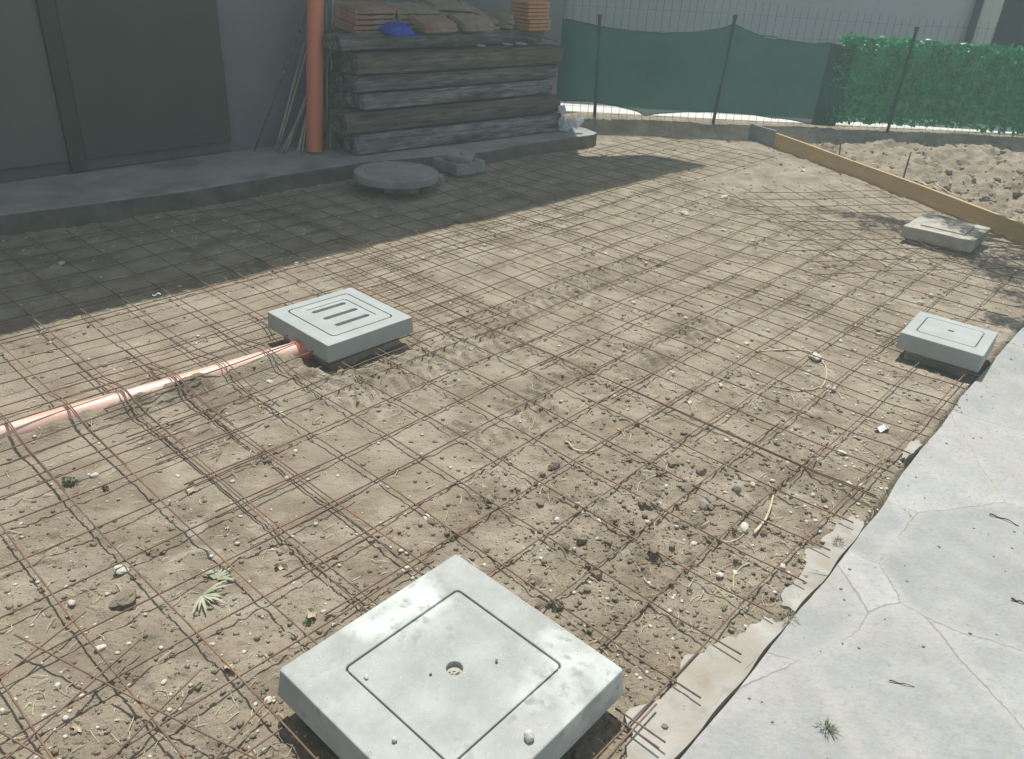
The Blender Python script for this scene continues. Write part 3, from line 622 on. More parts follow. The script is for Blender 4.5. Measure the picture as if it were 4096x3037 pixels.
def boolean_cut(o, cutters):
    for c in cutters:
        md = o.modifiers.new('cut', 'BOOLEAN'); md.operation = 'DIFFERENCE'; md.object = c; md.solver = 'EXACT'
    bpy.context.view_layer.update()
    dg = bpy.context.evaluated_depsgraph_get(); me = bpy.data.meshes.new_from_object(o.evaluated_get(dg))
    o.modifiers.clear(); old = o.data; o.data = me
    for c in cutters: bpy.data.objects.remove(c, do_unlink=True)
def lid_bm(pts, z0, z1):
    bm = bmesh.new(); prism_bm(bm, pts, z0, z1); return bm
def soften(o, w=0.003):
    b = o.modifiers.new('bevel', 'BEVEL'); b.width = w; b.segments = 2; b.limit_method = 'ANGLE'; b.angle_limit = math.radians(40)

# large foreground cover
c1 = empty('inspection_cover', (SLAB1[0][0], SLAB1[0][1], 0), SLAB1[1]); tag(c1, 'large stained concrete cover with a round hole, nearest the camera', 'manhole cover')
h = SLAB1[2] / 2
bm = bmesh.new(); slab_ring(bm, h, h, 0.055, 0.14, [(p[0] + 0.006, p[1] + 0.004) for p in rrect(0.1885, 0.1825, 0.014)], 0.010, 0.016); f = bm_obj('frame', bm, conc_stain, c1); soften(f, 0.004)
lid = bm_obj('lid', lid_bm([(p[0] + 0.006, p[1] + 0.004) for p in rrect(0.1843, 0.1783, 0.012)], 0.106, 0.1385), conc_stain, c1)
bm = bmesh.new(); bmesh.ops.create_cone(bm, cap_ends=True, segments=40, radius1=0.0195, radius2=0.021, depth=0.05, matrix=Matrix.Translation((0.004, 0.002, 0.1405)))
cut = bm_obj('cut', bm); cut.parent = c1; boolean_cut(lid, [cut]); soften(lid, 0.0025)
bm = bmesh.new(); prism_bm(bm, rrect(0.24, 0.24, 0.02), -0.15, 0.0548); bm_obj('base', bm, conc_old, c1)
# debris in the lid hole
M = Multi(); r = np.random.default_rng(4)
for _ in range(9):
    a = r.uniform(0, 6.28); p = np.array([r.uniform(-0.009, 0.009), r.uniform(-0.009, 0.009), 0.1265]); d = np.array([math.cos(a), math.sin(a), r.uniform(0, 0.5)]) * 0.007; M.tube([p - d, p, p + d], [0.0012, 0.0022, 0.001], 5)
M.build('debris', straw_m, c1)

# grated cover
c2 = empty('drain_cover', (SLAB2[0][0], SLAB2[0][1], 0), SLAB2[1]); tag(c2, 'clean pale concrete drain cover with three long slots, beside the orange drain pipe', 'manhole cover')
h = SLAB2[2] / 2
bm = bmesh.new(); slab_ring(bm, h, h, 0.040, 0.12, [(p[0] + 0.005, p[1] + 0.008) for p in rrect(0.172, 0.182, 0.022)], 0.005, 0.018); f = bm_obj('frame', bm, conc_new, c2); soften(f, 0.003)
lid = bm_obj('lid', lid_bm([(p[0] + 0.005, p[1] + 0.008) for p in rrect(0.166, 0.176, 0.02)], 0.092, 0.1195), conc_new, c2)
cuts = []
# local +x points along D1; slots run along local x
for k, yy in enumerate((-0.085, 0.005, 0.096)):
    bm = bmesh.new(); prism_bm(bm, rrect(0.095, 0.0130, 0.0129, 5), 0.1, 0.2); o = bm_obj('cut', bm); o.parent = c2; o.location = (0.005, yy, 0); cuts.append(o)
boolean_cut(lid, cuts)
bm = bmesh.new(); prism_bm(bm, [(-.095, .1385), (-.095, .132), (.114, .132), (.1215, .1245), (.1215, -.105), (.128, -.105), (.128, .128), (.118, .1385)], 0.115, 0.2); o = bm_obj('cut', bm); o.parent = c2
boolean_cut(lid, [o]); soften(lid, 0.0016)
bm = bmesh.new(); prism_bm(bm, rrect(0.195, 0.195, 0.01), -0.2, 0.0398); bm_obj('base', bm, conc_old, c2)

# small cover at the right beside the paving
c3 = empty('hatch_cover', (SLAB3[0][0], SLAB3[0][1], 0), SLAB3[1]); tag(c3, 'small pale concrete cover with a tiny square hole, standing beside the grey paving', 'manhole cover')
h = SLAB3[2] / 2
bm = bmesh.new(); slab_ring(bm, h, h, 0.045, 0.13, [(p[0], p[1] + 0.012) for p in rrect(0.134, 0.120, 0.02)], 0.003, 0.012); f = bm_obj('frame', bm, conc_new, c3); soften(f, 0.004)
lid = bm_obj('lid', lid_bm([(p[0], p[1] + 0.012) for p in rrect(0.130, 0.116, 0.018)], 0.105, 0.1297), conc_new, c3)
bm = bmesh.new(); box_bm(bm, (0.0, 0.024, 0.128), (0.026, 0.019, 0.03)); o = bm_obj('cut', bm); o.parent = c3; boolean_cut(lid, [o]); soften(lid, 0.0016)
bm = bmesh.new(); prism_bm(bm, rrect(0.145, 0.145, 0.01), -0.15, 0.0448); bm_obj('base', bm, conc_old, c3)

# weathered cover by the board
q = [at(1965, 489, 0.12), at(2020, 461, 0.12), at(2156, 495, 0.12), at(2120, 524, 0.12)]
ctr = sum(q) / 4; c4 = empty('weathered_cover', (ctr[0], ctr[1], 0)); tag(c4, 'old weathered concrete cover raised on stones next to the yellow board', 'manhole cover')
def subdiv_prism(name, pts, z0, z1, m, parent, amp, cuts, seed, bev=0.01):
    bm = bmesh.new(); prism_bm(bm, pts, z0, z1); bmesh.ops.recalc_face_normals(bm, faces=bm.faces)
    bmesh.ops.subdivide_edges(bm, edges=bm.edges[:], cuts=cuts, use_grid_fill=True)
    bmesh.ops.triangulate(bm, faces=[f for f in bm.faces if len(f.verts) > 4])
    bm.normal_update()
    for v in bm.verts:
        k = mnoise.fractal(Vector(v.co) * 14 + Vector((seed, 0, 0)), 1.0, 2.0, 4); v.co += v.normal * k * amp
    return bm_obj(name, bm, m, parent, smooth=False, bevel=0)
ql = [(p[0] - ctr[0], p[1] - ctr[1]) for p in q]
subdiv_prism('frame', ql, 0.035, 0.115, conc_old, c4, 0.008, 9, 3)
subdiv_prism('lid', [(p[0] * 0.62, p[1] * 0.62) for p in ql], 0.112, 0.124, conc_old, c4, 0.003, 5, 8)
subdiv_prism('base', [(p[0] * 0.8, p[1] * 0.8) for p in ql], -0.1, 0.034, conc_old, c4, 0.01, 4, 5)

# round cover in the shade, raised on blocks
rc = at(862, 371, 0.15); rl, rr_ = at(770, 366, 0.15), at(953, 374, 0.15); rad = np.linalg.norm(rl - rr_) / 2
c5 = empty('round_cover', (rc[0], rc[1], 0)); tag(c5, 'thick round concrete cover raised off the ground in the house shade', 'manhole cover')
bm = bmesh.new()
prof = [(0, 0.150), (rad * 0.72, 0.150), (rad * 0.76, 0.145), (rad * 0.95, 0.148), (rad, 0.142), (rad * 1.005, 0.094), (rad * 0.985, 0.088), (0, 0.086)]
segs = 72; rings = []
for i, (pr_, pz) in enumerate(prof):
    if pr_ == 0: rings.append([bm.verts.new((0, 0, pz))])
    else: rings.append([bm.verts.new((pr_ * math.cos(2 * math.pi * j / segs) * (1 + 0.006 * math.sin(5 * j / segs * 6.28)), pr_ * math.sin(2 * math.pi * j / segs), pz + 0.002 * math.sin(j * 1.7))) for j in range(segs)])
for a, b in zip(rings[:-1], rings[1:]):
    for j in range(segs):
        k = (j + 1) % segs
        if len(a) == 1: bm.faces.new((a[0], b[j], b[k]))
        elif len(b) == 1: bm.faces.new((a[j], a[k], b[0])) if True else None
        else: bm.faces.new((a[j], b[j], b[k], a[k]))
o = bm_obj('disc', bm, walk_m, c5, False); soften(o, 0.003)
for (px, py, sz, rz) in [(935, 398, (0.20, 0.12, 0.085), 0.2), (872, 413, (0.26, 0.1, 0.05), 0.1), (800, 395, (0.2, 0.14, 0.06), 0.5)]:
    g = at(px, py, 0.03) - rc; bm = bmesh.new(); box_bm(bm, (g[0], g[1] + 0.05, sz[2] / 2 - 0.005), sz, rz); bm_obj('support_block', bm, conc_old, c5, bevel=0.008)

# square block with loose lid behind the round cover
q = [at(*p, 0.11) for p in [(942, 347), (1000, 325), (1056, 352), (996, 364)]]
qc = sum(q) / 4; e1 = (q[3] - q[0])[:2]; a6 = math.atan2(e1[1], e1[0]); s6 = (np.linalg.norm(e1) + np.linalg.norm((q[2] - q[3])[:2])) / 2
c6 = empty('square_cover_base', (qc[0], qc[1], 0), a6); tag(c6, 'small square concrete cover frame in the shade between the round cover and the timber pile', 'manhole cover')
h = s6 / 2; bm = bmesh.new(); slab_ring(bm, h, h, 0.02, 0.11, rrect(h * 0.68, h * 0.68, 0.01), 0.002, 0.04); f = bm_obj('frame', bm, walk_m, c6); soften(f, 0.004)
lc = at(1003, 338, 0.15); o = bm_obj('loose_lid', lid_bm(rrect(h * 0.66, h * 0.66, 0.008), -0.017, 0.017), walk_m)
bm = bmesh.new(); bmesh.ops.create_cone(bm, cap_ends=True, segments=24, radius1=0.02, radius2=0.02, depth=0.1); cut = bm_obj('cut', bm); boolean_cut(o, [cut]); soften(o, 0.002)
o.location = (lc[0], lc[1], 0.145); o.rotation_euler = (0.10, 0.16, a6 + 0.62); tag(o, 'loose square concrete lid with a round hole lying askew on its frame', 'lid')

# ------------------------------------------------------------------ orange pipes
pp = empty('drain_pipe', PIPE_A); tag(pp, 'faded orange drain pipe half buried in the soil by the slotted cover', 'drain pipe')
ts_ = np.linspace(0, 1, 40); P = PIPE_A[None] * (1 - ts_[:, None]) + PIPE_B[None] * ts_[:, None]; P[:, 2] = 0.012 - 0.004 * ts_
P[:, 0] += 0.006 * np.sin(ts_ * 4)
ext = PIPE_A + (PIPE_A - PIPE_B) / np.linalg.norm(PIPE_B - PIPE_A) * 0.16; ext[2] = 0.012
M = Multi(); M.tube(np.vstack([P]) - PIPE_A, 0.047, 28); M.build('pipe', pvc_pale, pp, True)
M = Multi(); M.tube(np.array([ext, ext * 0.3 + P[0] * 0.7, P[0] + (P[1] - P[0]) * 0.9]) - PIPE_A, 0.053, 28); M.build('socket', pvc, pp, True)
pb = at(684, 331, 0.122); d = ray(683, 0)
stand = empty('standing_pipe', pb); tag(stand, 'bright orange plastic pipe standing upright against the house wall left of the timber pile', 'pipe')
tw = None
n_w = np.array([D2[0], D2[1], 0]); wallp = L(0, -3.86)
tA = on_plane(686, 2, pb + n_w * (-0.12), n_w); dirp = (tA - pb) / np.linalg.norm(tA - pb); Lp = 3.1
def hollow(name, a, b, ro, ri, m, parent, n=28):
    P = np.array([a, (a + b) / 2, b]); V1, F1 = tube_arr(P, ro, n, 0, False); V2, F2 = tube_arr(P, ri, n, len(V1), False)
    Fc = F1 + [f[::-1] for f in F2]; N1 = len(V1)
    for e in (0, 2):
        for j in range(n):
            k = (j + 1) % n; q_ = (e * n + j, e * n + k, N1 + e * n + k, N1 + e * n + j); Fc.append(q_ if e == 0 else q_[::-1])
    return link_mesh(name, list(np.vstack([V1, V2])), Fc, m, parent, True)
z3 = np.zeros(3)
hollow('pipe', z3, dirp * Lp, 0.066, 0.062, pvc, stand)
hollow('collar', dirp * 2.6, dirp * 2.75, 0.073, 0.067, pvc, stand)

# rods leaning on the wall beside the pipe
rods = [((605, 326), (650, 168)), ((611, 334), (668, 205)), ((616, 331), (662, 226)), ((648, 332), (668, 240)), ((553, 330), (652, 62)), ((700, 150), (711, 74)), ((706, 135), (724, 8)), ((590, 300), (640, 150))]
lab = ['thin pale cane', 'thin grey cane']
for i, (a, b) in enumerate(rods[:5]):
    A_ = at(*a, 0.123); Bp = on_plane(*b, L(0, -3.84 + 0.02 * i), n_w); dd = (Bp - A_); ln = np.linalg.norm(dd); dd /= ln
    ln2 = min(ln * (2.0 if i < 3 else 1.6), (3.0 - 0.12) / max(dd[2], 0.2)); V_ = [np.zeros(3), dd * ln2 * 0.5 + [0.004, 0.004, 0], dd * ln2]
    # keep the top in front of the wall
    top = A_ + dd * ln2; vv = UV(top)[1]
    if vv < -3.90: V_[2] = V_[2] + n_w * (-3.90 - vv); V_[1] = V_[1] + n_w * (-3.90 - vv) * 0.5
    M = Multi(); M.tube(V_, 0.0075 + 0.002 * (i % 2), 7)
    o = M.build('cane', [straw_m, greystone_m, walk_m, straw_m, timber_m][i], None, True); o.location = tuple(A_)
    tag(o, ['pale straight cane, leftmost light one leaning on the wall beside the orange pipe', 'grey cane crossing just behind the leftmost pale cane by the orange pipe', 'middle grey cane leaning on the wall left of the orange pipe', 'short pale cane standing closest to the foot of the orange pipe', 'dark thin bar, furthest left of the canes leaning on the house wall'][i], 'cane', 'canes leaning beside the orange pipe')
for i, (a, b) in enumerate(rods[5:7]):
    A_ = at(712 + 6 * i, 325, 0.123); Bp = on_plane(*b, L(0, -3.7 - 0.08 * i), n_w)
    M = Multi(); M.tube([z3, (Bp - A_) * 0.5, (Bp - A_) * 1.25], 0.008, 7); o = M.build('cane', [greystone_m, straw_m][i], None, True); o.location = tuple(A_)
    tag(o, ['grey cane standing between the orange pipe and the timber ends', 'pale cane right of the orange pipe, touching the timber ends'][i], 'cane', 'canes leaning beside the orange pipe')
for i, (a, b) in enumerate([((600, 300), (637, 190)), ((622, 322), (655, 240)), ((657, 331), (672, 215))]):
    A_ = at(a[0], a[1] + (28 if i == 0 else 8), 0.123); Bp = on_plane(*b, L(0, -3.80 + 0.03 * i), n_w); M = Multi(); M.tube([z3, (Bp - A_) * 0.5, (Bp - A_) * 1.7], 0.010 - 0.002 * i, 7)
    o = M.build('cane', [walk_m, straw_m, greystone_m][i], None, True); o.location = tuple(A_)
    tag(o, ['broad grey lath leaning just left of the pale canes by the orange pipe', 'pale cane in the middle of the bundle left of the orange pipe', 'grey cane nearest to the left side of the orange pipe'][i], 'cane', 'canes leaning beside the orange pipe')
# small tile shards leaning at the pile's foot
bm = bmesh.new(); prism_bm(bm, [(-0.05, -0.15), (0.04, -0.15), (0.07, 0.13), (-0.01, 0.17), (-0.05, 0.15)], -0.01, 0.01)
o = bm_obj('tile_shard', bm, walk_m, bevel=0.002); p = at(706, 325, 0.122); o.location = (p[0] + 0.03, p[1] + 0.1, 0.27); o.rotation_euler = (math.radians(75), 0, ANG); tag(o, 'grey tile shard leaning right of the foot of the orange pipe', 'tile shard')
bm = bmesh.new(); prism_bm(bm, [(-0.07, -0.1), (0.06, -0.11), (0.08, 0.05), (0.0, 0.11), (-0.08, 0.04)], -0.012, 0.012)
o = bm_obj('stone_shard', bm, greystone_m, bevel=0.003); p = at(735, 318, 0.122); o.location = (p[0], p[1] + 0.05, 0.20); o.rotation_euler = (math.radians(60), 0.2, ANG + 0.3); tag(o, 'dark stone shard at the left foot of the timber pile', 'stone')

# ------------------------------------------------------------------ stack of old sleepers
def beam(name, A_, B_, hgt, dep, seed, label, group='old timber beams stacked by the wall'):
    """A_, B_: bottom front corners; dep goes towards the wall"""
    A_ = np.array(A_, float); B_ = np.array(B_, float); ax = B_ - A_; ln = np.linalg.norm(ax); ax /= ln
    yaw = math.atan2(ax[1], ax[0]); nx_, ny_, nz_ = 46, 5, 5
    V = []; Fc = []
    bm = bmesh.new(); box_bm(bm, (ln / 2, dep / 2, hgt / 2), (ln, dep, hgt))
    bmesh.ops.bevel(bm, geom=bm.edges[:], offset=0.010, segments=1, affect='EDGES')
    bmesh.ops.subdivide_edges(bm, edges=[e for e in bm.edges if abs(e.verts[0].co.x - e.verts[1].co.x) > ln * 0.5], cuts=44, use_grid_fill=True)
    bmesh.ops.subdivide_edges(bm, edges=[e for e in bm.edges if abs(e.verts[0].co.z - e.verts[1].co.z) > hgt * 0.4 or abs(e.verts[0].co.y - e.verts[1].co.y) > dep * 0.4], cuts=5, use_grid_fill=True)
    bmesh.ops.triangulate(bm, faces=[f for f in bm.faces if len(f.verts) > 4])
    for v in bm.verts:
        c = v.co; s = Vector((c.x * 1.6 + seed * 5, c.y * 8, c.z * 8)); s2 = Vector((c.x * 5 + seed, c.y * 30, c.z * 45))
        e = min(c.x, ln - c.x); ew = max(0.0, 1 - e / 0.10)
        c.y += 0.014 * mnoise.noise(s * 0.6) + 0.005 * mnoise.noise(s2); c.z += 0.009 * mnoise.noise(Vector((c.x * 1.3, seed * 3, 0))) + 0.003 * mnoise.noise(s2 * 1.3)
        c.x += (0.045 * mnoise.noise(Vector((seed, c.y * 9, c.z * 9))) + (0.06 * ((seed * 0.37) % 1) - 0.02) * (c.z / hgt)) * ew
    o = bm_obj(name, bm, [timber_m, timber_c, timber_b, timber_c, timber_m, timber_b][int(seed) % 6] if seed < 10 else timber_b, None, smooth=False)
    o.location = tuple(A_); o.rotation_euler = (0, math.asin(-ax[2]), yaw)
    return tag(o, label, 'timber beam', group)
def lv(px, py, v): return on_plane(px, py, L(0, v), n_w)
cD = lambda x, y: (625.5 + .3174 * x, .3174 * y)
rowsB = [  # left bottom (crop px), right bottom, front distance v left/right, height
    ((492, 1036), (1868, 922), -3.24, -3.00, 0.165),
    ((385, 900), (1852, 806), -3.26, -3.04, 0.165),
    ((530, 745), (1815, 706), -3.25, -3.09, 0.128),
    ((478, 625), (1842, 612), -3.26, -3.10, 0.128),
    ((470, 505), (1872, 502), -3.25, -3.06, 0.158),
    ((372, 352), (1655, 352), -3.33, -3.30, 0.122)]
names = ['bottom beam of the timber stack, pale at its left end', 'second beam from the bottom of the timber stack, bulging at its left end', 'third beam from the bottom of the timber stack, with a pale split left end', 'fourth beam from the bottom of the timber stack, tapering left end', 'fifth beam from the bottom of the timber stack, with slate bits on its right end', 'topmost front beam of the timber stack, carrying the clay tiles']
zprev = 0.125
BEAM_TOP = []
for i, (a, b, va, vb, hh) in enumerate(rowsB):
    A_ = lv(*cD(*a), va); B_ = lv(*cD(*b), vb)
    zc = zprev + 0.002
    A_[2] = zc; B_[2] = zc
    A_ = np.array([*(lv(*cD(*a), va)[:2]), zc]); B_ = np.array([*(lv(*cD(*b), vb)[:2]), zc])
    beam('timber_beam', A_, B_, hh - 0.008, 0.23, i + 1.0, names[i])
    zprev = zc + hh + 0.004
    BEAM_TOP.append(zprev)
names2 = ['rear beam at the bottom of the stack, dark end showing by the orange pipe', 'rear beam second from the bottom, dark end showing by the orange pipe', 'rear beam third from the bottom, dark end showing by the orange pipe', 'rear beam fourth from the bottom, dark end showing by the orange pipe', 'rear beam fifth from the bottom, dark end showing by the orange pipe', 'topmost rear beam of the stack, under the back row of clay tiles']
z = 0.127
for i in range(6):
    u0 = 2.44 + 0.05 * math.sin(i * 2.1); u1 = 4.75 + 0.08 * math.sin(i * 1.3)
    hh = 0.145
    beam('timber_beam', L(u0, -3.50, z), L(u1, -3.40, z), hh, 0.22, 11.0 + i, names2[i]); z += hh + 0.004
TOPZ = max(z, zprev)

# clay tiles on the pile
def tile_stack(px0, px1, pyb, v, n, rz, m, tilt, wid, labels, dep=0.20, th=0.020, zbase=None):
    pass
def clay_tile(p, size, yaw, tilt, m, label, group, lean=0.0, rib=False):
    bm = bmesh.new(); sx, sy, sz = size
    prof = []; n = 13
    for i in range(n):
        x = -sx / 2 + sx * i / (n - 1); zt = sz * (0.85 + (0.28 if i % 2 else 0)) if rib else sz * (1.0 + (0.5 if i in (0, n - 1) else 0.0) + 0.15 * math.sin(i))
        prof.append((x, zt))
    rows = []
    for y in (-sy / 2, sy / 2):
        rows.append(([bm.verts.new((x, y, 0)) for x, _ in prof], [bm.verts.new((x, y, zt)) for x, zt in prof]))
    (b0, t0), (b1, t1) = rows
    for i in range(n - 1):
        bm.faces.new((t0[i], t0[i + 1], t1[i + 1], t1[i])); bm.faces.new((b0[i], b1[i], b1[i + 1], b0[i + 1]))
        bm.faces.new((b0[i], b0[i + 1], t0[i + 1], t0[i])); bm.faces.new((b1[i + 1], b1[i], t1[i], t1[i + 1]))
    bm.faces.new((b0[0], t0[0], t1[0], b1[0])); bm.faces.new((b0[-1], b1[-1], t1[-1], t0[-1]))
    o = bm_obj('clay_tile', bm, m, None, bevel=0.002); o.location = tuple(map(float, p)); o.rotation_euler = (tilt, lean, yaw)
    return tag(o, label, 'clay tile', group)
ORD = ['bottom', 'second', 'middle', 'fourth', 'top']
def put_stack(cx, cy, v, n, m, where, yaw=0.0, tilt=0.0, lean=0.0, size=(0.36, 0.22, 0.018), z0=None, gap=0.022):
    p = lv(*cD(cx, cy), v); zz = z0 if z0 is not None else TOPZ + 0.004
    for k in range(n):
        nm = ORD[k] if n == 5 else {3: ['bottom', 'middle', 'top'], 2: ['lower', 'upper'], 1: ['single']}[n][k]
        clay_tile((p[0] + 0.006 * math.sin(k * 3.1 + cx), p[1], zz + k * gap), size, ANG + yaw + 0.03 * math.sin(k * 2 + cx), tilt, m, f'{nm} clay tile of the {where}' if n > 1 else f'single clay tile {where}', 'clay tiles on the timber pile', lean)
put_stack(530, 120, -3.50, 5, clay_m, 'brown stack at the left end of the pile', 0.05, math.radians(10), 0, (0.42, 0.26, 0.024), gap=0.038)
put_stack(840, 130, -3.50, 5, clay_g, 'greyish stack second from the left in the back row', -0.08, math.radians(10), 0, (0.42, 0.26, 0.024), gap=0.036)
put_stack(1090, 105, -3.50, 5, clay_g, 'stack leaning in the middle of the back row', -0.12, math.radians(12), 0.03, (0.42, 0.26, 0.024), gap=0.043)
put_stack(1290, 110, -3.49, 2, clay_m, 'steeply tilted pair right of the back row middle', -0.45, math.radians(8), 0.34, (0.38, 0.26, 0.024), gap=0.050, z0=TOPZ + 0.07)
put_stack(1000, 215, -3.27, 2, clay_m, 'pinkish pair in the front row right of the blue sheet', 0, math.radians(20), 0, (0.36, 0.19, 0.024), z0=BEAM_TOP[5] + 0.036, gap=0.028)
put_stack(1265, 220, -3.27, 2, clay_g, 'pale pair in the front row middle of the pile', 0, math.radians(20), 0, (0.36, 0.19, 0.024), z0=BEAM_TOP[5] + 0.036, gap=0.028)
put_stack(1450, 170, -3.40, 3, clay_g, 'small upright stack left of the orange ribbed blocks', 0.3, 0, 0.1, (0.12, 0.24, 0.03), gap=0.040)
pR = lv(*cD(1655, 240), -3.33)
for k in range(8):
    clay_tile((pR[0] + (0.02 if k < 3 else 0) * 1.0 - 0.004 * (k % 2), pR[1], TOPZ - 0.01 + k * 0.031), (0.30, 0.22, 0.024), ANG + 0.02 * (k % 3 - 1), 0, clay_o, ['lowest', 'second', 'third', 'fourth', 'fifth', 'sixth', 'seventh', 'topmost'][k] + ' ribbed orange block counted upwards at the right end of the pile', 'ribbed orange blocks', rib=True)
# rumpled blue sheet
bm = bmesh.new(); bmesh.ops.create_grid(bm, x_segments=26, y_segments=16, size=0.5)
for v in bm.verts:
    x, y = v.co.x, v.co.y; rr2 = min(1, math.hypot(x, y) * 2)
    v.co.z = 0.045 * (1 - rr2 ** 6) + 0.02 * mnoise.noise(Vector((x * 7, y * 7, 2))); v.co.x *= 0.26; v.co.y *= 0.22
    v.co.z += 0.012 * mnoise.noise(Vector((x * 20, y * 20, 5)))
o = bm_obj('plastic_sheet', bm, blue_m, None, True); s_ = o.modifiers.new('thick', 'SOLIDIFY'); s_.thickness = 0.003
p = lv(*cD(755, 245), -3.29); o.location = (p[0], p[1], BEAM_TOP[5] + 0.012); o.rotation_euler = (0.25, 0, ANG); tag(o, 'rumpled blue plastic sheet tucked in front of the clay tiles', 'plastic sheet')
# slate bits on the right of the fifth beam
for i, (x, y, sx, sy, tl, yw, m_) in enumerate([(1320, 385, .10, .05, .1, 0, walk_m), (1500, 395, .14, .05, .1, .2, walk_m), (1590, 375, .12, .06, .1, -.3, walk_m), (1660, 360, .17, .05, .5, -.6, timber_m), (1770, 355, .22, .04, .45, -.5, timber_m), (1700, 385, .12, .05, .2, .4, walk_m)]):
    p = lv(*cD(x, y), -3.16 if i < 3 else -3.18); bm = bmesh.new(); prism_bm(bm, [(-sx / 2, -sy / 2), (sx / 2, -sy * 0.4), (sx * 0.42, sy / 2), (-sx * 0.3, sy * 0.55)], 0, 0.012)
    o = bm_obj('flat_shard', bm, m_, None, bevel=0.002); o.location = (p[0], p[1], BEAM_TOP[4] + 0.016 + (0.03 if i in (3, 4) else 0)); o.rotation_euler = (0.12, tl * 0.5, ANG + yw)
    tag(o, ['small grey shard, furthest left on the fifth beam', 'light grey shard just right of the small one on the fifth beam', 'grey shard in the middle of the bits on the fifth beam', 'split wood piece tilted on the right of the fifth beam', 'longest split wood piece at the right end of the fifth beam', 'grey shard under the split wood on the fifth beam'][i], 'shard', 'shards lying on the timber stack')

# plastic bag at the right end of the pile
def crumple(name, loc_, size, m, seed, rot=(0, 0, 0), parent=None, flat=0.6):
    bm = bmesh.new(); bmesh.ops.create_icosphere(bm, subdivisions=4, radius=1)
    for v in bm.verts:
        n = v.co.normalized(); k = 0.45 * mnoise.noise(n * 1.7 + Vector((seed, 0, 0))) + 0.3 * (0.5 - abs(mnoise.noise(n * 4 + Vector((0, seed, 0))))) + 0.12 * mnoise.noise(n * 11)
        v.co = Vector((n.x * size[0], n.y * size[1], n.z * size[2])) * (0.75 + k)
    o = bm_obj(name, bm, m, parent, False); o.location = tuple(map(float, loc_)); o.rotation_euler = rot; return o
pbag = at(1234, 288, 0.122)
bag = empty('plastic_bag', pbag); tag(bag, 'torn white plastic bag at the right foot of the timber pile', 'plastic bag')
crumple('bag_body', (0.0, 0.0, 0.07), (0.055, 0.05, 0.085), plastic_w, 3, (0.3, 0.7, 0.4), bag)
crumple('bag_end', (0.10, 0.02, 0.10), (0.075, 0.03, 0.05), plastic_w, 9, (0.1, -0.6, 0.6), bag)
bm = bmesh.new(); bmesh.ops.create_grid(bm, x_segments=10, y_segments=14, size=0.5)
for v in bm.verts: v.co = Vector((v.co.x * 0.07, 0.02 * math.sin(v.co.y * 9 + v.co.x * 5), v.co.y * 0.22 + 0.16))
o = bm_obj('bag_flap', bm, plastic_w, bag, True); o.location = (-0.05, 0.03, 0); o.rotation_euler = (0.1, -0.25, ANG)

# ------------------------------------------------------------------ formwork board, grey board, stakes
top0 = on_plane(1677, 286, np.array([*PB0, 0]), np.array([PNRM[0], PNRM[1], 0])); hb0 = top0[2]
top1 = on_plane(2228, 487, np.array([*PB0, 0]), np.array([PNRM[0], PNRM[1], 0])); hb1 = top1[2]
brd = empty('formwork_board', (PB0[0], PB0[1], 0), math.atan2(PDIR[1], PDIR[0])); tag(brd, 'long yellow formwork board set on edge beside the bare earth', 'board')
lenb = np.linalg.norm(PB1 - PB0) + 1.2
sgn = -1 if (PNRM @ np.array([-PDIR[1], PDIR[0]])) < 0 else 1
bm = bmesh.new(); k = 40
for i in range(k + 1):
    t = i / k; x = lenb * t; yy = 0.012 * math.sin(t * 5); zt = hb0 + (hb1 - hb0) * min(1.0, x / (lenb - 1.2)) + 0.002 * math.sin(t * 17)
    ring = [(x, yy, -0.05), (x, yy + sgn * 0.027, -0.05), (x, yy + sgn * 0.027, zt), (x, yy, zt)]
    vs = [bm.verts.new(p) for p in ring]
    if i:
        for j in range(4): bm.faces.new((prev[j], prev[(j + 1) % 4], vs[(j + 1) % 4], vs[j]))
    else: bm.faces.new(vs)
    prev = vs
bm.faces.new(prev[::-1]); bm_obj('panel', bm, board_m, brd, bevel=0.0025)
for t in (0.6, 1.7, 2.7):
    M = Multi(); M.tube([(t, sgn * 0.045, -0.1), (t, sgn * 0.045, 0.05), (t + 0.01, sgn * 0.043, hb0 * 0.9)], 0.008, 7); M.build('brace_pin', rust, brd, True)
g0, g1 = at(1629, 306, 0.0), at(1682, 322, 0.0); gd = (g1 - g0)[:2]; gl = np.linalg.norm(gd)
go = empty('grey_board', (g0[0], g0[1] + 0.05, 0), math.atan2(gd[1], gd[0])); bm = bmesh.new(); prism_bm(bm, [(0, 0), (gl, 0), (gl, 0.03), (0, 0.03)], -0.04, 0.165); bm_obj('panel', bm, board_g, go, bevel=0.003)
bm = bmesh.new(); prism_bm(bm, [(0.03, 0.031), (0.07, 0.031), (0.07, 0.07), (0.03, 0.07)], -0.05, 0.12); bm_obj('cleat', bm, board_g, go, bevel=0.003)
tag(go, 'short grey board continuing the yellow board towards the net', 'board')
for i, (a, b) in enumerate([((1826, 338), (1830, 308)), ((1966, 386), (1982, 330))]):
    A_ = at(*a, 0.05); sc = ray(*b); y_ = A_[1] + 0.02; Bp = CAM + sc * ((y_) / sc[1]); M = Multi(); M.tube([z3 - [0, 0, .1], z3, (Bp - A_) * 0.5, Bp - A_], 0.008, 8); o = M.build('steel_stake', rust, None, True); o.location = tuple(A_)
    tag(o, ['short rusty stake standing behind the far part of the yellow board', 'taller rusty stake leaning behind the middle of the yellow board'][i], 'stake')
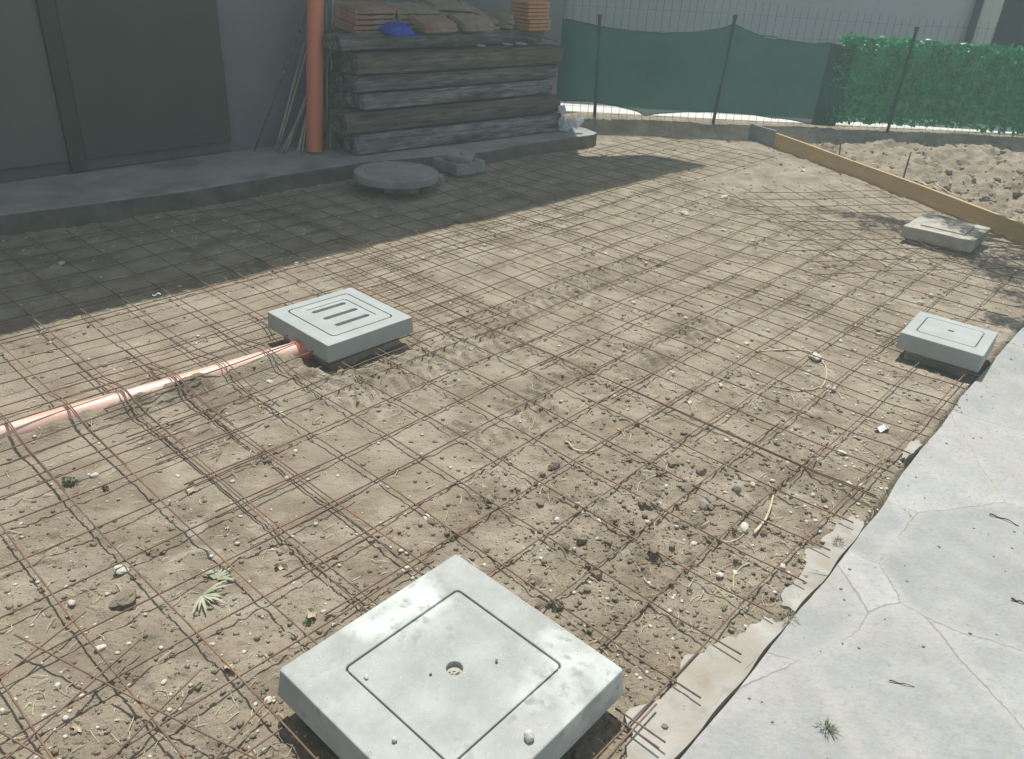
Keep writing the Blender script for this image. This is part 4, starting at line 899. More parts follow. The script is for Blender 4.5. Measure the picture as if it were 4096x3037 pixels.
for i, (a, b) in enumerate([((1975, 372), (2105, 418)), ((1990, 372), (2050, 402)), ((1700, 345), (1700, 345))][:2]):
    A_, Bp = at(*a, 0.09), at(*b, 0.09); mid = (A_ + Bp) / 2
    M = Multi(); pts = []
    for t in np.linspace(0, 1, 9):
        p = A_ * (1 - t) + Bp * t; pts.append(np.array([p[0], p[1], gh(p[0], p[1]) + 0.012 + 0.01 * math.sin(t * 3)]) - A_ * [1, 1, 0])
    M.tube(pts, 0.006, 6); o = M.build('dry_cane', straw_m, None, True); o.location = (A_[0], A_[1], 0); tag(o, ['longer dry cane lying on the soil behind the yellow board', 'shorter dry cane lying beside the longer one behind the yellow board'][i], 'cane')

# shrub at the right edge
sb = at(2238, 442, 0.05); shb = empty('dark_shrub', sb); M = Multi()
for i in range(7):
    a = i * 0.9; M.tube([(0, 0, -0.05), (0.04 * math.cos(a), 0.04 * math.sin(a), 0.15), (0.12 * math.cos(a), 0.10 * math.sin(a), 0.34)], [0.012, 0.008, 0.004], 6)
M.build('stems', bark_m, shb, True)
V, Fc = leaf_cloud([(0.02, 0, 0.2), (0.1, 0, 0.32), (0.1, .05, 0.12), (-0.02, 0, 0.3)], [0.13, 0.14, 0.12, 0.1], [330, 330, 260, 200], 0.018, 6); link_mesh('foliage', V, Fc, leaf_m, shb)
tag(shb, 'small dark leafy shrub on the soil at the right edge behind the board', 'shrub')

# ------------------------------------------------------------------ welded rebar mats
RB = 0.0027
def lift(x, y):
    return 0.004 + 0.007 * float(vn(np.array([x * 1.3]), np.array([y * 1.3]), 88)[0] + 0.4) + 0.014 * math.exp(-((x + 1.9) ** 2 + (y - 2.6) ** 2) / 0.6) + 0.008 * math.exp(-((x + 1.0) ** 2 + (y - 1.4) ** 2) / 0.3) + 0.012 * float(sstep(0.1, -0.1, abs(pave_d(x, y)) - 0.15))
def base_h(x, y):
    return 0.018 * float(fbm(np.array([x * 1.1]), np.array([y * 1.1]), 3, 1)[0]) + 0.006
def outside(x, y, sl, g): return in_sq(np.array([x]), np.array([y]), sl, g)[0] > 0
def walk_block(x, y):
    u, v = UV((x, y)); e = np.interp(u, [-5, 2.0, 4.0, 4.95, 5.0, 20], [-3.1, -3.1, -2.95, -2.72, -9, -9]); return v < e
_pd = (PIPE_B - PIPE_A)[:2]; _pl = np.linalg.norm(_pd); _pd = _pd / _pl
def over_pipe(x, y, dz):        # bars ride over the drain pipe
    t = (x - PIPE_A[0]) * _pd[0] + (y - PIPE_A[1]) * _pd[1]; w = abs(-(x - PIPE_A[0]) * _pd[1] + (y - PIPE_A[1]) * _pd[0])
    if t < -0.05 or t > _pl + 0.4: return -1.0
    return 0.0635 + dz * 0.6 - max(0.0, w - 0.02) * 0.22 if w < 0.3 else -1.0
def bar_points(p0, p1, dz, seed):
    p0, p1 = np.array(p0, float), np.array(p1, float); ln = np.linalg.norm(p1 - p0); n = max(3, int(ln / 0.07)); d = (p1 - p0) / ln; w = np.array([-d[1], d[0]])
    segs = []; cur = []
    for i in range(n + 1):
        t = i / n; wob = 0.004 * math.sin(t * ln * 1.1 + seed) + 0.0035 * math.sin(t * ln * 3.7 + seed * 2.3)
        p = p0 + (p1 - p0) * t + w * wob
        ok = all(outside(p[0], p[1], sl, g) for sl, g in ((SLAB1, 0.0), (SLAB2, -0.035), (SLAB3, -0.02))) and not walk_block(p[0], p[1]) \
             and math.hypot(p[0] - rc[0], p[1] - rc[1]) > rad * 0.85 and (np.array([p[0], p[1]]) - PB0) @ PNRM < -0.03 and pave_d(p[0], p[1]) < 0.06 and abs(p[0] - ctr[0]) + abs(p[1] - ctr[1]) > 0.36
        if ok: cur.append((p[0], p[1], max(base_h(p[0], p[1]) + lift(p[0], p[1]) + dz + 0.0025 * math.sin(t * ln * 5 + seed), over_pipe(p[0], p[1], dz))))
        else:
            if len(cur) > 2: segs.append(cur)
            cur = []
    if len(cur) > 2: segs.append(cur)
    return segs
NB = [0]
def rebar_mat(label, o_uv, ang, longs, crosses, z0, seed):
    """longs: (c, t0, t1) bars along local t at cross position c; crosses: (t, c0, c1)"""
    ca, sa = math.cos(ang), math.sin(ang)
    def W(t, c):
        u = (o_uv[0] + t * ca - c * sa) * 0.2; v = (o_uv[1] + t * sa + c * ca) * 0.2
        return L(u, v)[:2]
    origin = W(longs[0][1], longs[0][0]); root = empty('rebar_mat', (origin[0], origin[1], 0)); O3 = np.array([origin[0], origin[1], 0])
    tag(root, label, 'steel mesh', 'rusty steel mesh sheets laid over the yard'); r = random.Random(seed)
    for kind, arr, dz in (('long_bar', longs, 0.0), ('cross_bar', crosses, 2 * RB)):
        for b in arr:
            a0, a1 = (W(b[1] + r.uniform(-.04, .04), b[0]), W(b[2] + r.uniform(-.05, .05), b[0])) if kind == 'long_bar' else (W(b[0], b[1] + r.uniform(-.04, .04)), W(b[0], b[2] + r.uniform(-.05, .05)))
            segs = bar_points(a0, a1, z0 + dz, r.uniform(0, 0.6) + seed)
            if not segs: continue
            for sg in segs:
                M = Multi(); M.tube(np.array(sg) - O3, RB, 6); M.build(kind, rust, root, True); NB[0] += 1
ri = lambda a, b, off=0.0, st=1.0: [a + off + st * k for k in range(int(round((b - a) / st)) + 1)]
rebar_mat('nearest rusty mesh sheet, right of the large foreground cover and ending at the paving', (0, 0), 0, [(v, -3.45, 6.28) for v in ri(-6, 7)], [(u, -6.4, 7.42) for u in ri(-3, 5)], 0.002, 1)
rebar_mat('near left mesh sheet, overlapping the nearest sheet left of the large cover', (0, 0), 0, [(v, -9.6, -1.55) for v in ri(-5, 7, 0.12)], [(u, -5.4, 7.5) for u in ri(-9, -2, 0.09)], 0.010, 11)
rebar_mat('mesh sheet at the left, lit part of it crossing the faded orange pipe', (0, 0), 0, [(v, -9.8, 6.2) for v in [-2.5, -3.5, -4.48, -5.45, -6.38, -7.28, -8.24, -9.2]], [(u, -9.6, -2.1) for u in ri(-9, 4, 0.13)] + [(5.68, -9.6, -2.1)], 0.015, 2)
rebar_mat('mesh sheet lying wholly in the shade along the house walkway', (0, 0), 0, [(v, -8, 6.4) for v in ri(-15, -9, 0.4)], [(u, -15.6, -8.9) for u in ri(-7, 6, 0.2)], 0.004, 3)
rebar_mat('middle mesh sheet, between the foreground sheet and the small right cover', (0, 0), 0, [(v, 4.35, 13.7) for v in ri(-8, 7, 0.08)], [(u, -8.4, 7.4) for u in [4.93 + 0.95 * k for k in range(9)]], 0.012, 4)
rebar_mat('mesh sheet in front of the timber pile, half in shade', (0, 0), 0, [(v, 5.6, 14.6) for v in [-6.62, -7.62, -8.7, -9.7, -10.7, -11.7, -12.7, -13.7, -14.6]], [(u, -15, -6.2) for u in ri(6, 14, 0.35)], 0.004, 5)
rebar_mat('far mesh sheet, spanning towards the weathered cover', (0, 0), 0, [(v, 11.95, 21.4) for v in ri(-7, 6, 0.05)], [(u, -7.3, 6.9) for u in ri(12, 21, 0.35)], 0.003, 6)
rebar_mat('farthest mesh sheet, ending near the concrete pad and the grey board', (0, 0), 0, [(v, 13.6, 30) for v in ri(-13, -7, 0.25)], [(u, -13.4, -6.6) for u in ri(14, 29, 0.5)], 0.012, 7)
a7 = math.radians(33.4)
def EL(k, us, ue):   # line v = .66 u - 8.2 - 1.2 k, in the frame rotated by a7 about (16, 2)
    out = []
    for u in (us, ue):
        v = 0.66 * u - 8.2 - 1.2 * k; du, dv = u - 16, v - 2; out.append((du * math.cos(a7) + dv * math.sin(a7), -du * math.sin(a7) + dv * math.cos(a7)))
    return (out[0][1], out[0][0], out[1][0])
rebar_mat('skewed mesh sheet lying crosswise beside the yellow board', (16, 2), a7, [EL(k, us, ue) for k, us, ue in [(0, 15.2, 24), (1, 16.0, 26), (2, 16.4, 27), (3, 17.3, 28), (4, 18.8, 28), (5, 19.4, 29), (6, 19.2, 30), (7, 20.2, 30), (8, 21.1, 31), (9, 22.2, 32)]], [(t, -9.6, 0.2) for t in ri(1, 13)], 0.016, 8)
af = math.atan2(-0.315, 0.949)
rebar_mat('skewed mesh sheet overlapping at the near left corner', (-5.74, 0.81), af, [(k * 1.012, -7, 0.0) for k in range(0, 7)], [(-0.72 - k, -0.45, 6.4) for k in range(0, 6)], 0.018, 9)

# ------------------------------------------------------------------ loose stuff on the ground
def unit_rock(seed, sub=2, rough=0.3, ang=0.0):
    bm = bmesh.new(); bmesh.ops.create_icosphere(bm, subdivisions=sub, radius=1)
    r = np.random.default_rng(seed); pl = [(r.normal(size=3), r.uniform(0.62, 0.9)) for _ in range(7)]
    for v in bm.verts:
        n = v.co.normalized(); k = 1 + rough * mnoise.noise(n * 1.6 + Vector((seed, 0, 0))) + rough * 0.35 * mnoise.noise(n * 4.5 + Vector((0, seed, 0)))
        c = n * k
        if ang:
            for d, lim in pl:
                d_ = Vector(d).normalized(); q = c.dot(d_)
                if q > lim: c -= d_ * (q - lim) * ang
        v.co = c
    return bm
def mesh_of(bm, name, m, smooth):
    me = bpy.data.meshes.new(name); bm.to_mesh(me); bm.free(); me.materials.append(m)
    if smooth: me.polygons.foreach_set('use_smooth', np.ones(len(me.polygons), bool))
    return me
peb = [mesh_of(unit_rock(20 + i, 3, 0.28), 'pebble', pebble_m, True) for i in range(6)]
cld = [mesh_of(unit_rock(40 + i, 3, 0.42, 0.8), 'clod', clod_m, False) for i in range(6)]
gst = [mesh_of(unit_rock(60 + i, 2, 0.3, 0.9), 'stone', greystone_m, False) for i in range(3)]
def put_rock(me, name, x, y, s, flat, seed, label, cat, group=None, z=None, sink=0.5):
    r = random.Random(seed); o = bpy.data.objects.new(name, me); COL.objects.link(o)
    zz = gh(x, y) if z is None else z
    o.location = (x, y, zz + s * flat * (1 - sink)); o.scale = (s * r.uniform(0.85, 1.3), s * r.uniform(0.7, 1.0), s * flat); o.rotation_euler = (r.uniform(-.25, .25), r.uniform(-.25, .25), r.uniform(0, 6.28))
    return tag(o, label, cat, group)
def clear_of(x, y, g=0.02):
    return outside(x, y, SLAB1, g) and outside(x, y, SLAB2, g) and outside(x, y, SLAB3, g) and pave_d(x, y) < -0.02 and not walk_block(x, y) and math.hypot(x - rc[0], y - rc[1]) > rad
spec = [(1772, 782, .030, .55, 'p', 'flattish tan rock inside the loop of a root, largest stone in the middle right'),
        (1808, 846, .021, .7, 'p', 'pale round pebble by the root loop'), (1618, 1153, .021, .55, 'p', 'smooth pale oval pebble above the large cover to its right'),
        (1830, 988, .020, .35, 'p', 'flat pale oval pebble close to the paving'), (612, 905, .018, .6, 'p', 'pale pebble alone below the slotted cover'),
        (1580, 1073, .0, .6, 'c', ''), (1985, 572, .028, .5, 'p', 'pale rounded stone between the two right hand covers'), (1955, 565, .018, .6, 'p', 'smaller pale stone left of the rounded one between the right covers'),
        (1490, 468, .030, .5, 'p', 'pale oval stone near the shade edge in the far middle'), (1575, 433, .028, .4, 'p', 'flat pale stone highest up in the far middle'), (1920, 403, .024, .9, 'c', 'round brown clod against the foot of the yellow board'),
        (1700, 1243, .014, .8, 'p', 'pale round pebble right of the rebar ends near the paving'), (1418, 1214, .024, .55, 'c', 'flat brown stone among the clods above the large cover'),
        (1265, 1180, .026, .8, 'c', 'large clod just above the top corner of the large cover'), (1525, 1030, .022, .8, 'c', 'rounded clod at the right of the clod patch'), (1425, 1075, .022, .8, 'c', 'upper clod in the middle of the clod patch'),
        (1495, 1065, .030, .6, 'c', 'widest crumbly clod of the clod patch'), (1395, 1100, .017, .8, 'c', 'clod at the left of the clod patch'), (1530, 1102, .018, 1.0, 'g', 'dark angular stone in the clod patch'),
        (1600, 1073, .016, .9, 'g', 'dark squarish stone right of the clod patch'), (1205, 1018, .022, .8, 'c', 'lone clod left of the clod patch'), (1065, 1092, .020, 1.0, 'g', 'dark stone casting a shadow left of the clod patch'),
        (1480, 955, .0, 1, 'c', ''), (1560, 750, .016, .7, 'p', 'small pale stone with a dark side in the middle of the yard'), (920, 570, .018, .4, 'p', 'white flat stone right of the slotted cover'),
        (645, 578, .017, .5, 'p', 'pale stone near the shade edge behind the slotted cover'), (622, 588, .017, .5, 'g', 'grey stone near the shade edge behind the slotted cover'), (275, 1307, .030, .45, 'c', 'flat tan clod at the lower left'), (265, 1243, .018, .5, 'p', 'pale chipped stone at the lower left'),
        (1500, 880, .013, .6, 'p', 'small pale pebble right of the middle'), (928, 1131, .014, .3, 'p', 'thin pale flake of stone left of the clod patch'), (1890, 950, .0, 1, 'p', ''), (1300, 1255, .018, .8, 'c', 'clod at the right top edge of the large cover'), (1460, 1013, .026, .6, 'c', 'clod with a twig at the top of the clod patch'), (2010, 720, .0, 1, 'p', '')]
for i, (px, py, s, fl, kd, lb) in enumerate(spec):
    if s == 0: continue
    g = at(px, py); me = {'p': peb, 'c': cld, 'g': gst}[kd][i % (3 if kd == 'g' else 6)]
    put_rock(me, {'p': 'pebble', 'c': 'earth_clod', 'g': 'stone'}[kd], g[0], g[1], s, fl, 500 + i, lb, {'p': 'pebble', 'c': 'clod', 'g': 'stone'}[kd])
r = np.random.default_rng(77)
n = 0
while n < 120:
    px, py = (r.uniform(1250, 2228), r.uniform(330, 1250)) if r.random() < 0.75 else (r.uniform(0, 2000), r.uniform(420, 1640))
    g = at(px, py)
    if not clear_of(g[0], g[1]) or (g[:2] - PB0) @ PNRM > -0.05: continue
    put_rock(peb[n % 6], 'pebble', g[0], g[1], r.uniform(0.006, 0.014) * (1.3 if g[1] > 4 else 1), r.uniform(0.35, 0.8), n, 'small pale pebble strewn on the bare earth under the mesh', 'pebble', 'small pale pebbles strewn on the earth'); n += 1
n = 0
while n < 90:
    a, b = r.normal(size=2); g = at(1400 + 190 * a, 1130 + 130 * b)
    if not clear_of(g[0], g[1], 0.01) or not (0.9 < g[1] < 4): continue
    put_rock(cld[n % 6], 'earth_clod', g[0], g[1], r.uniform(0.005, 0.014), r.uniform(0.6, 0.95), n + 900, 'small crumbly brown clod in the clod patch above the large cover', 'clod', 'small clods of the clod patch'); n += 1
n = 0
while n < 90:
    px, py = r.uniform(1700, 2228), r.uniform(292, 470); g = at(px, py, 0.08)
    if (g[:2] - PB0) @ PNRM < 0.08 or g[1] > 9.0 + 0.078 * (g[0] - 2): continue
    put_rock(cld[n % 6], 'earth_clod', g[0], g[1], r.uniform(0.014, 0.045) * r.random() ** 0.7 + 0.012, r.uniform(0.5, 0.85), n + 2000, 'brown earth clod on the rough soil behind the yellow board', 'clod', 'clods on the rough soil behind the board'); n += 1
# stones on the large cover
def on_cover(px, py, s, fl, me, lb, sd):
    g = at(px, py, 0.14); put_rock(me, 'pebble', g[0], g[1], s, fl, sd, lb, 'pebble', None, 0.1395, 0.05)
on_cover(1150, 1607, 0.0135, 0.75, peb[1], 'rounded pebble lying on the right corner of the large cover', 71)
on_cover(858, 1613, 0.007, 0.8, peb[2], 'tiny pebble on the lower left of the large cover', 72)
on_cover(937, 1468 + 0, 0.0035, 0.8, cld[2], 'crumb of soil left of the hole on the large cover lid', 73)
on_cover(797, 1474, 0.006, 0.5, peb[4], 'small flat pebble over the left groove of the large cover', 74)
on_cover(1080, 1440, 0.0045, 0.8, cld[1], 'crumb of soil right of the hole on the large cover lid', 75)

def scatter(name, count, sampler, base_vf, size, flat, m, seed, tilt=1.0, sink=0.3, kind='stuff', cat='', label=''):
    r = np.random.default_rng(seed); P = sampler(r, count); n = len(P)
    bv, bf = base_vf; k = len(bv)
    ax = r.normal(size=(n, 3)); ax /= np.linalg.norm(ax, axis=1)[:, None]; th = r.uniform(0, 6.28, n)
    c, s = np.cos(th), np.sin(th); x, y, z = ax.T; C = 1 - c
    R = np.stack([c + x * x * C, x * y * C - z * s, x * z * C + y * s, y * x * C + z * s, c + y * y * C, y * z * C - x * s, z * x * C - y * s, z * y * C + x * s, c + z * z * C], -1).reshape(n, 3, 3)
    sc = size(r, n, P)
    jit = 1 + 0.25 * r.normal(size=(n, k, 1)); jit = np.clip(jit, 0.5, 1.5)
    V = np.einsum('nij,nkj->nki', R, np.broadcast_to(bv, (n, k, 3)) * jit) * sc[:, None, None]
    V[:, :, 2] *= flat
    H = ground_h(P[:, 0], P[:, 1]); V[:, :, 0] += P[:, 0:1]; V[:, :, 1] += P[:, 1:2]; V[:, :, 2] += (H + sc * flat * (1 - sink))[:, None]
    Fc = (np.asarray(bf)[None] + (np.arange(n) * k)[:, None, None]).reshape(-1, len(bf[0]))
    o = link_mesh(name, V.reshape(-1, 3), Fc, m); o['kind'] = kind; o['label'] = label; o['category'] = cat; return o
def ico():
    bm = bmesh.new(); bmesh.ops.create_icosphere(bm, subdivisions=1, radius=1); bm.verts.ensure_lookup_table()
    v = np.array([list(q.co) for q in bm.verts]); f = [[q.index for q in fc.verts] for fc in bm.faces]; bm.free(); return v, f
ICO = ico()
def valid(P):
    x, y = P[:, 0], P[:, 1]; ok = (in_sq(x, y, SLAB1) > 0) & (in_sq(x, y, SLAB2) > 0) & (in_sq(x, y, SLAB3) > 0) & (pave_d(x, y) < -0.01)
    w = P - ORG; u, v = w @ D1, w @ D2; ok &= v > np.interp(u, [-5, 2.0, 4.0, 4.95, 5.0, 20], [-3.12, -3.12, -2.95, -2.72, -9, -9]); ok &= np.hypot(x - rc[0], y - rc[1]) > rad * 1.0
    return ok & (y < 9.1)
def samp_frame(bias):
    def f(r, n):
        out = []
        while len(out) < n:
            m = n * 3; px = r.uniform(-40, 2268, m); py = 1690 - 1400 * r.random(m) ** 1.15
            X_, Y_ = px * 4096 / 2228, py * 4096 / 2228
            d = FW[None] + RT[None] * ((X_ - 2048) / F_PX)[:, None] - UP[None] * ((Y_ - 1518.5) / F_PX)[:, None]; t = -CAM_H / d[:, 2]; P = (CAM[None] + d * t[:, None])[:, :2]
            pr_ = bias(P[:, 0], P[:, 1]); P = P[(r.random(m) < pr_) & valid(P)]; out += list(P)
        return np.array(out[:n])
    return f
def b_clod(x, y):
    c = np.exp(-((x - CLOD_C[0]) ** 2 / 0.35 + (y - CLOD_C[1]) ** 2 / 0.5)); pt = sstep(-0.15, 0.3, fbm(x * 2.3, y * 2.3, 2, 21)); q = (x - PB0[0]) * PNRM[0] + (y - PB0[1]) * PNRM[1]
    return np.clip(0.022 + 0.5 * c + 0.13 * pt ** 2 + 0.15 * sstep(0.3, 2.0, x) + 0.3 * (q > 0), 0, 1)
def b_right(x, y): return np.clip(0.05 + 0.6 * sstep(0.2, 2.0, x - 0.2 * y) + 0.15 * (y > 4), 0, 1)
scatter('soil_crumbs', 15000, samp_frame(b_clod), ICO, lambda r, n, P: (0.0015 + 0.0080 * r.random(n) ** 4.5) * (0.8 + 0.12 * P[:, 1]), 0.55, soil, 101, sink=0.65, cat='soil', label='fine brown soil crumbs covering the yard')
scatter('gravel', 4200, samp_frame(b_right), ICO, lambda r, n, P: (0.002 + 0.0065 * r.random(n) ** 2.8) * (0.8 + 0.12 * P[:, 1]), 0.45, pebble_m, 102, sink=0.5, cat='gravel', label='fine pale gravel mixed into the bare earth')
def samp_pave(r, n):
    out = []
    while len(out) < n:
        P = np.column_stack([r.uniform(0.3, 4.2, n * 4), r.uniform(0.7, 4.6, n * 4)]); d = pave_d(P[:, 0], P[:, 1]); P = P[(d > 0.01) & (r.random(len(P)) < 0.25 + np.exp(-d / 0.12))]; out += list(P)
    return np.array(out[:n])
_gh = ground_h
def ground_h(x, y): return np.full(np.shape(x), 0.0185)
scatter('grit', 900, samp_pave, ICO, lambda r, n, P: (0.0009 + 0.0045 * r.random(n) ** 4) * (0.8 + 0.1 * P[:, 1]), 0.6, greystone_m, 103, sink=0.4, cat='grit', label='fine grit scattered over the grey paving')
ground_h = _gh
# dry chaff / straw
r = np.random.default_rng(5); P = samp_frame(lambda x, y: np.clip(0.15 + 0.7 * (sstep(0, 2.5, x)) + 0.2 * (y > 4), 0, 1))(r, 1900)
M_v = []; M_f = []; k = 0
for p in P:
    a = r.uniform(0, 6.28); ln = r.uniform(0.006, 0.028) * (0.8 + 0.12 * p[1]); bend = r.normal(0, 0.45); w = 0.0006 + 0.0005 * r.random(); w *= (0.8 + 0.15 * p[1])
    pts = []
    for t in (-1, -0.3, 0.4, 1): pts.append(np.array([p[0] + math.cos(a + bend * t * 0.5) * ln * t, p[1] + math.sin(a + bend * t * 0.5) * ln * t]))
    pts = np.array(pts); z = ground_h(pts[:, 0], pts[:, 1]) + 0.002 + 0.003 * r.random() * np.array([1, 2, 2, 0.5]); 
    for i in range(4):
        t = pts[min(i + 1, 3)] - pts[max(i - 1, 0)]; t /= np.linalg.norm(t) + 1e-9; nn = np.array([-t[1], t[0]]) * w
        M_v += [(pts[i][0] + nn[0], pts[i][1] + nn[1], z[i]), (pts[i][0] - nn[0], pts[i][1] - nn[1], z[i] + 0.0006), (pts[i][0], pts[i][1], z[i] + 0.0018)]
    for i in range(3):
        b = k + i * 3
        M_f += [(b, b + 3, b + 5, b + 2), (b + 2, b + 5, b + 4, b + 1)]
    k += 12
o = link_mesh('dry_straw', np.array(M_v), np.array(M_f), straw_m); tag(o, 'short bits of dry straw scattered over the earth', 'straw', None, 'stuff')
# curled dry leaves
def curl_leaf(name, px, py, s, m, label, seed, z=None, group=None):
    r = random.Random(seed); g = at(px, py, z or 0); bm = bmesh.new(); bmesh.ops.create_grid(bm, x_segments=10, y_segments=6, size=0.5)
    for v in bm.verts:
        x, y = v.co.x * 2, v.co.y * 2; wd = max(0.08, (1 - abs(x) ** 1.8)) * (0.55 + 0.15 * math.sin(x * 9 + seed)); v.co = Vector((x * s, y * s * wd, s * (0.35 * y * y + 0.22 * x * x + 0.12 * math.sin(x * 5 + y * 3 + seed))))
    o = bm_obj(name, bm, m, None, True); o.location = (g[0], g[1], (gh(g[0], g[1]) if z is None else z) + s * 0.12); o.rotation_euler = (r.uniform(-.4, .4), r.uniform(-.4, .4), r.uniform(0, 6.28))
    return tag(o, label, 'dry leaf', group)
for i, (px, py, s, lb) in enumerate([(500, 1462, .022, 'curled pale dead leaf left of the large cover'), (415, 1070, .026, 'dead leaf at the left between the orange pipe and the palm frond'), (610, 1235, .02, 'twisted greenish dead leaf above the large cover to its left'), (680, 1340, .024, 'crumpled grey leaf at the left edge of the large cover'), (170, 1580, .018, 'torn dead leaf near the bottom left corner'), (1240, 975, .022, 'thin dead leaf standing up in the middle of the yard'), (150, 1340, .013, 'small dead leaf at the lower left'), (850, 1140, .0, ''), (1020, 1250, .0, '')]):
    if s: curl_leaf('dead_leaf', px, py, s, leaf_dry, lb, i)
r2 = random.Random(9)
for i in range(46):
    px, py = (r2.uniform(150, 2150), r2.uniform(420, 1620)); g = at(px, py)
    if clear_of(g[0], g[1]) and (g[:2] - PB0) @ PNRM < -0.05: curl_leaf('leaf_flake', px, py, r2.uniform(.006, .012) * (0.8 + 0.15 * g[1]), leaf_dry, 'small curled dead leaf flake on the bare earth', 100 + i, None, 'small dead leaf flakes on the earth')
# white bits
for i, (px, py, sx, sy, lb) in enumerate([(1918, 936, .034, .013, 'crumpled white paper stub right of centre near the paving'), (262, 450, .05, .02, 'white scrap in the shade near the walkway at the left'), (1746, 372, .03, .012, 'white scrap on the earth near the yellow board'), (342, 648, .02, .01, 'white scrap at the shade edge on the left')]):
    g = at(px, py); bm = bmesh.new(); bmesh.ops.create_grid(bm, x_segments=8, y_segments=5, size=0.5)
    for v in bm.verts: v.co = Vector((v.co.x * 2 * sx, v.co.y * 2 * sy, 0.25 * sx * math.sin(v.co.x * 7 + i) + 0.3 * sy * math.cos(v.co.y * 8)))
    o = bm_obj('paper_scrap', bm, paper_w, None, True); o.location = (g[0], g[1], gh(g[0], g[1]) + 0.012); o.rotation_euler = (0.2, 0.1, 0.5 + i); tag(o, lb, 'paper scrap')
# roots and twigs
def strand(name, pts, rad_, m, label, cat='root', z=0.006, taper=0.5):
    G = [at(*p)[:2] for p in pts]; C = []
    for i in range(len(G) - 1):
        p0, p1, p2, p3 = G[max(i - 1, 0)], G[i], G[i + 1], G[min(i + 2, len(G) - 1)]
        for t in np.linspace(0, 1, 6, endpoint=(i == len(G) - 2)): C.append(0.5 * (2 * p1 + (p2 - p0) * t + (2 * p0 - 5 * p1 + 4 * p2 - p3) * t * t + (3 * p1 - p0 - 3 * p2 + p3) * t ** 3))
    C = np.array(C); pd_ = pave_d(C[:, 0], C[:, 1]); zz = np.where(pd_ > 0.0, 0.019, ground_h(C[:, 0], C[:, 1])) + z * (0.6 + 0.4 * np.sin(np.arange(len(C)) * 1.1)); o3 = np.array([C[0][0], C[0][1], 0])
    M = Multi(); M.tube(np.column_stack([C, zz]) - o3, np.linspace(rad_, rad_ * taper, len(C)), 6); o = M.build(name, m, None, True); o.location = tuple(o3); return tag(o, label, cat)
strand('root', [(1640, 772), (1690, 766), (1760, 768), (1795, 800), (1790, 838), (1745, 852), (1700, 850), (1660, 836)], .0045, straw_m, 'pale root curving in a loop round the tan rock')
strand('root', [(1672, 838), (1640, 825), (1625, 805)], .003, straw_m, 'short pale root left of the root loop')
strand('root', [(1425, 995), (1450, 1010), (1440, 1035), (1395, 1052), (1385, 1075)], .0025, straw_m, 'thin hooked root above the clod patch')
strand('twig', [(1640, 1165), (1670, 1122), (1682, 1080)], .006, straw_m, 'forked pale twig by the oval pebble', 'twig', 0.012)
strand('root', [(1630, 1230), (1600, 1245), (1595, 1280)], .003, straw_m, 'short pale root below the oval pebble')
strand('root', [(1560, 1175), (1590, 1180), (1620, 1162)], .003, straw_m, 'short pale root left of the oval pebble')
strand('twig', [(1228, 970), (1260, 985), (1300, 982)], .005, straw_m, 'short pale stick in the middle of the yard', 'twig', 0.01)
strand('twig', [(2148, 1130), (2180, 1140), (2212, 1155)], .0028, bark_m, 'dark twig lying on the paving at the right', 'twig', 0.006)
strand('twig', [(1930, 1493), (1960, 1500), (1985, 1506)], .0018, bark_m, 'thin dark twig on the lower paving', 'twig', 0.004)
strand('twig', [(2195, 1315), (2210, 1320), (2226, 1325)], .0035, bark_m, 'dark bark piece on the paving at the right edge', 'twig', 0.006)
strand('twig', [(355, 1430), (385, 1470), (480, 1520)][::-1], .0, bark_m, '') if False else None
strand('twig', [(960, 900), (985, 888), (1010, 883)], .003, straw_m, 'thin straw left of centre', 'twig', .006) if False else None
# palm frond pieces and weeds
def frond(px, py, n, ln, m, label, seed, az0, spread):
    r = random.Random(seed); g = at(px, py); V = []; Fc = []; k = 0; z0 = gh(g[0], g[1])
    for i in range(n):
        a = az0 + spread * (i / (n - 1) - 0.5) + r.uniform(-.12, .12); d = np.array([math.cos(a), math.sin(a), 0]); w = np.array([-d[1], d[0], 0]) * 0.0045; l_ = ln * r.uniform(0.6, 1.1); el = r.uniform(0.02, 0.30)
        p0 = d * 0.005 + [0, 0, 0.004]; p1 = d * l_ * 0.5 + [0, 0, 0.006 + el * l_ * 0.5]; p2 = d * l_ + [0, 0, 0.004 + el * l_ * 0.6]
        V += [p0 - w * .4, p0 + w * .4, p1 + w, p1 - w, p2]; Fc += [(k, k + 1, k + 2, k + 3), (k + 3, k + 2, k + 4)]; k += 5
    o = link_mesh('dry_frond', V, Fc, m); o.location = (g[0], g[1], z0); return tag(o, label, 'plant debris')
frond(440, 1300, 16, 0.085, drygreen, 'lower fan of pale dried leaves at the left of the large cover', 1, -0.3, 2.2)
frond(470, 1265, 15, 0.06, drygreen, 'upper fan of dried leaves just above the lower one', 2, 1.3, 2.8)
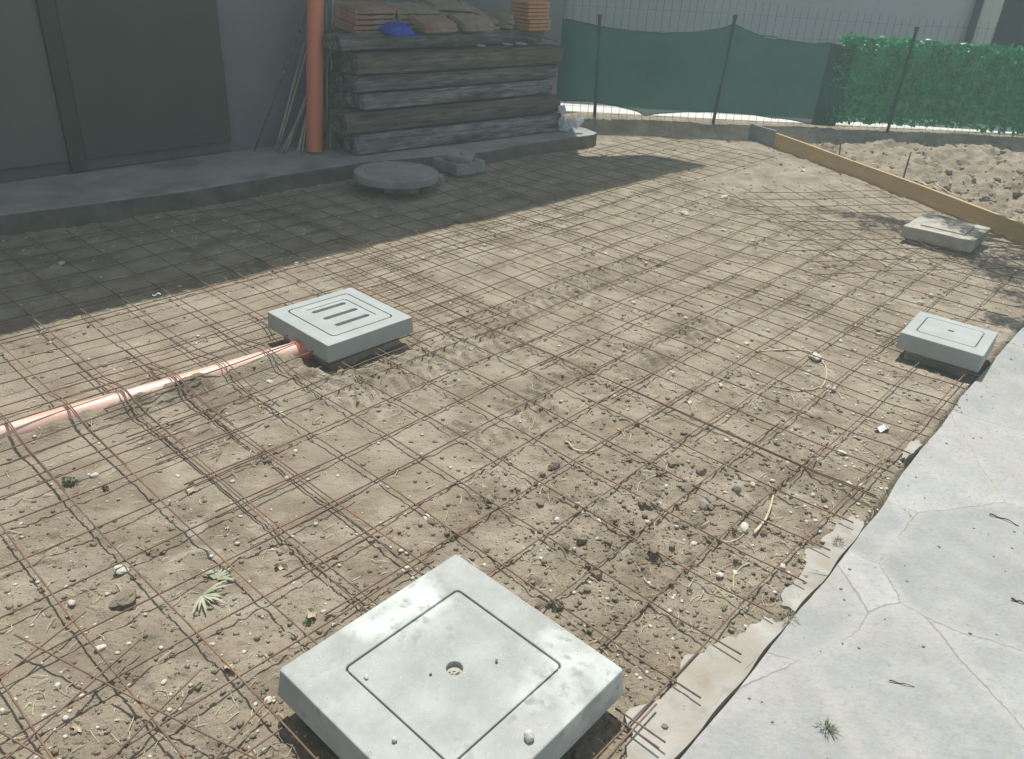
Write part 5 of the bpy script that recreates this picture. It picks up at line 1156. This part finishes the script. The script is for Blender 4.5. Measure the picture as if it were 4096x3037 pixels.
def weed(name, px, py, s, n, m, label, seed, z=None):
    g = at(px, py, z or 0); o_ = grass_tuft(name, (g[0], g[1], gh(g[0], g[1]) if z is None else z), n, s, s * 1.1, m, seed, 0.9); return tag(o_, label, 'weed')
weed('weed', 485, 985, .05, 26, straw_m, 'dry grass tuft below the orange pipe', 1)
weed('weed', 1800, 1590, .020, 60, weed_m, 'green weed growing from a paving joint', 2, 0.018)
weed('weed', 1822, 1180, .018, 46, grass_m, 'low weed at the broken paving edge, upper one', 3, 0.012)
weed('weed', 1715, 1350, .026, 40, grass_m, 'dry grass clump at the paving edge above the crack', 4, 0.01)
weed('weed', 1260, 268, .14, 60, weed_m, 'dry weeds at the left end of the fence foot', 5, 0.1)
weed('weed', 1480, 280, .05, 30, weed_m, 'small weeds under the middle of the shade net', 6, 0.1)
def broad_weed(px, py, s, label, seed):
    g = at(px, py); V, Fc = leaf_cloud([(0, 0, s * .5), (s, 0, s * .3)], [s, s * .8], [26, 18], s * 0.45, seed, 0.55); o = link_mesh('weed', V, Fc, weed_m); o.location = (g[0], g[1], gh(g[0], g[1])); tag(o, label, 'weed')
broad_weed(145, 1052, .022, 'grey green leafy weed, left one of two at the left edge', 3)
broad_weed(226, 1064, .013, 'dark weed clump, right one of two at the left edge', 4)
broad_weed(1208, 1326, .016, 'small grey weed at the right edge of the large cover', 5)
broad_weed(672, 1352, .014, 'dull weed by the left edge of the large cover', 6)
# added teal volume standing in for lens veil over the yard
bm = bmesh.new(); bmesh.ops.create_cube(bm, size=1.0, matrix=Matrix.Translation((0, 20, 3.1)) @ Matrix.Diagonal((340, 420, 8.4, 1)))
hz_m = bpy.data.materials.new('veil_haze'); hz_m.use_nodes = True; hn = hz_m.node_tree.nodes; hn.remove(hn['Principled BSDF'])
pv = hn.new('ShaderNodeVolumePrincipled'); pv.inputs['Color'].default_value = (0.72, 0.93, 0.92, 1); pv.inputs['Density'].default_value = 0.018; pv.inputs['Anisotropy'].default_value = 0.25
hz_m.node_tree.links.new(pv.outputs[0], hn['Material Output'].inputs['Volume'])
tag(bm_obj('veil_haze', bm, hz_m), kind='stuff')
print('bars', NB[0], 'objects', len(bpy.data.objects))
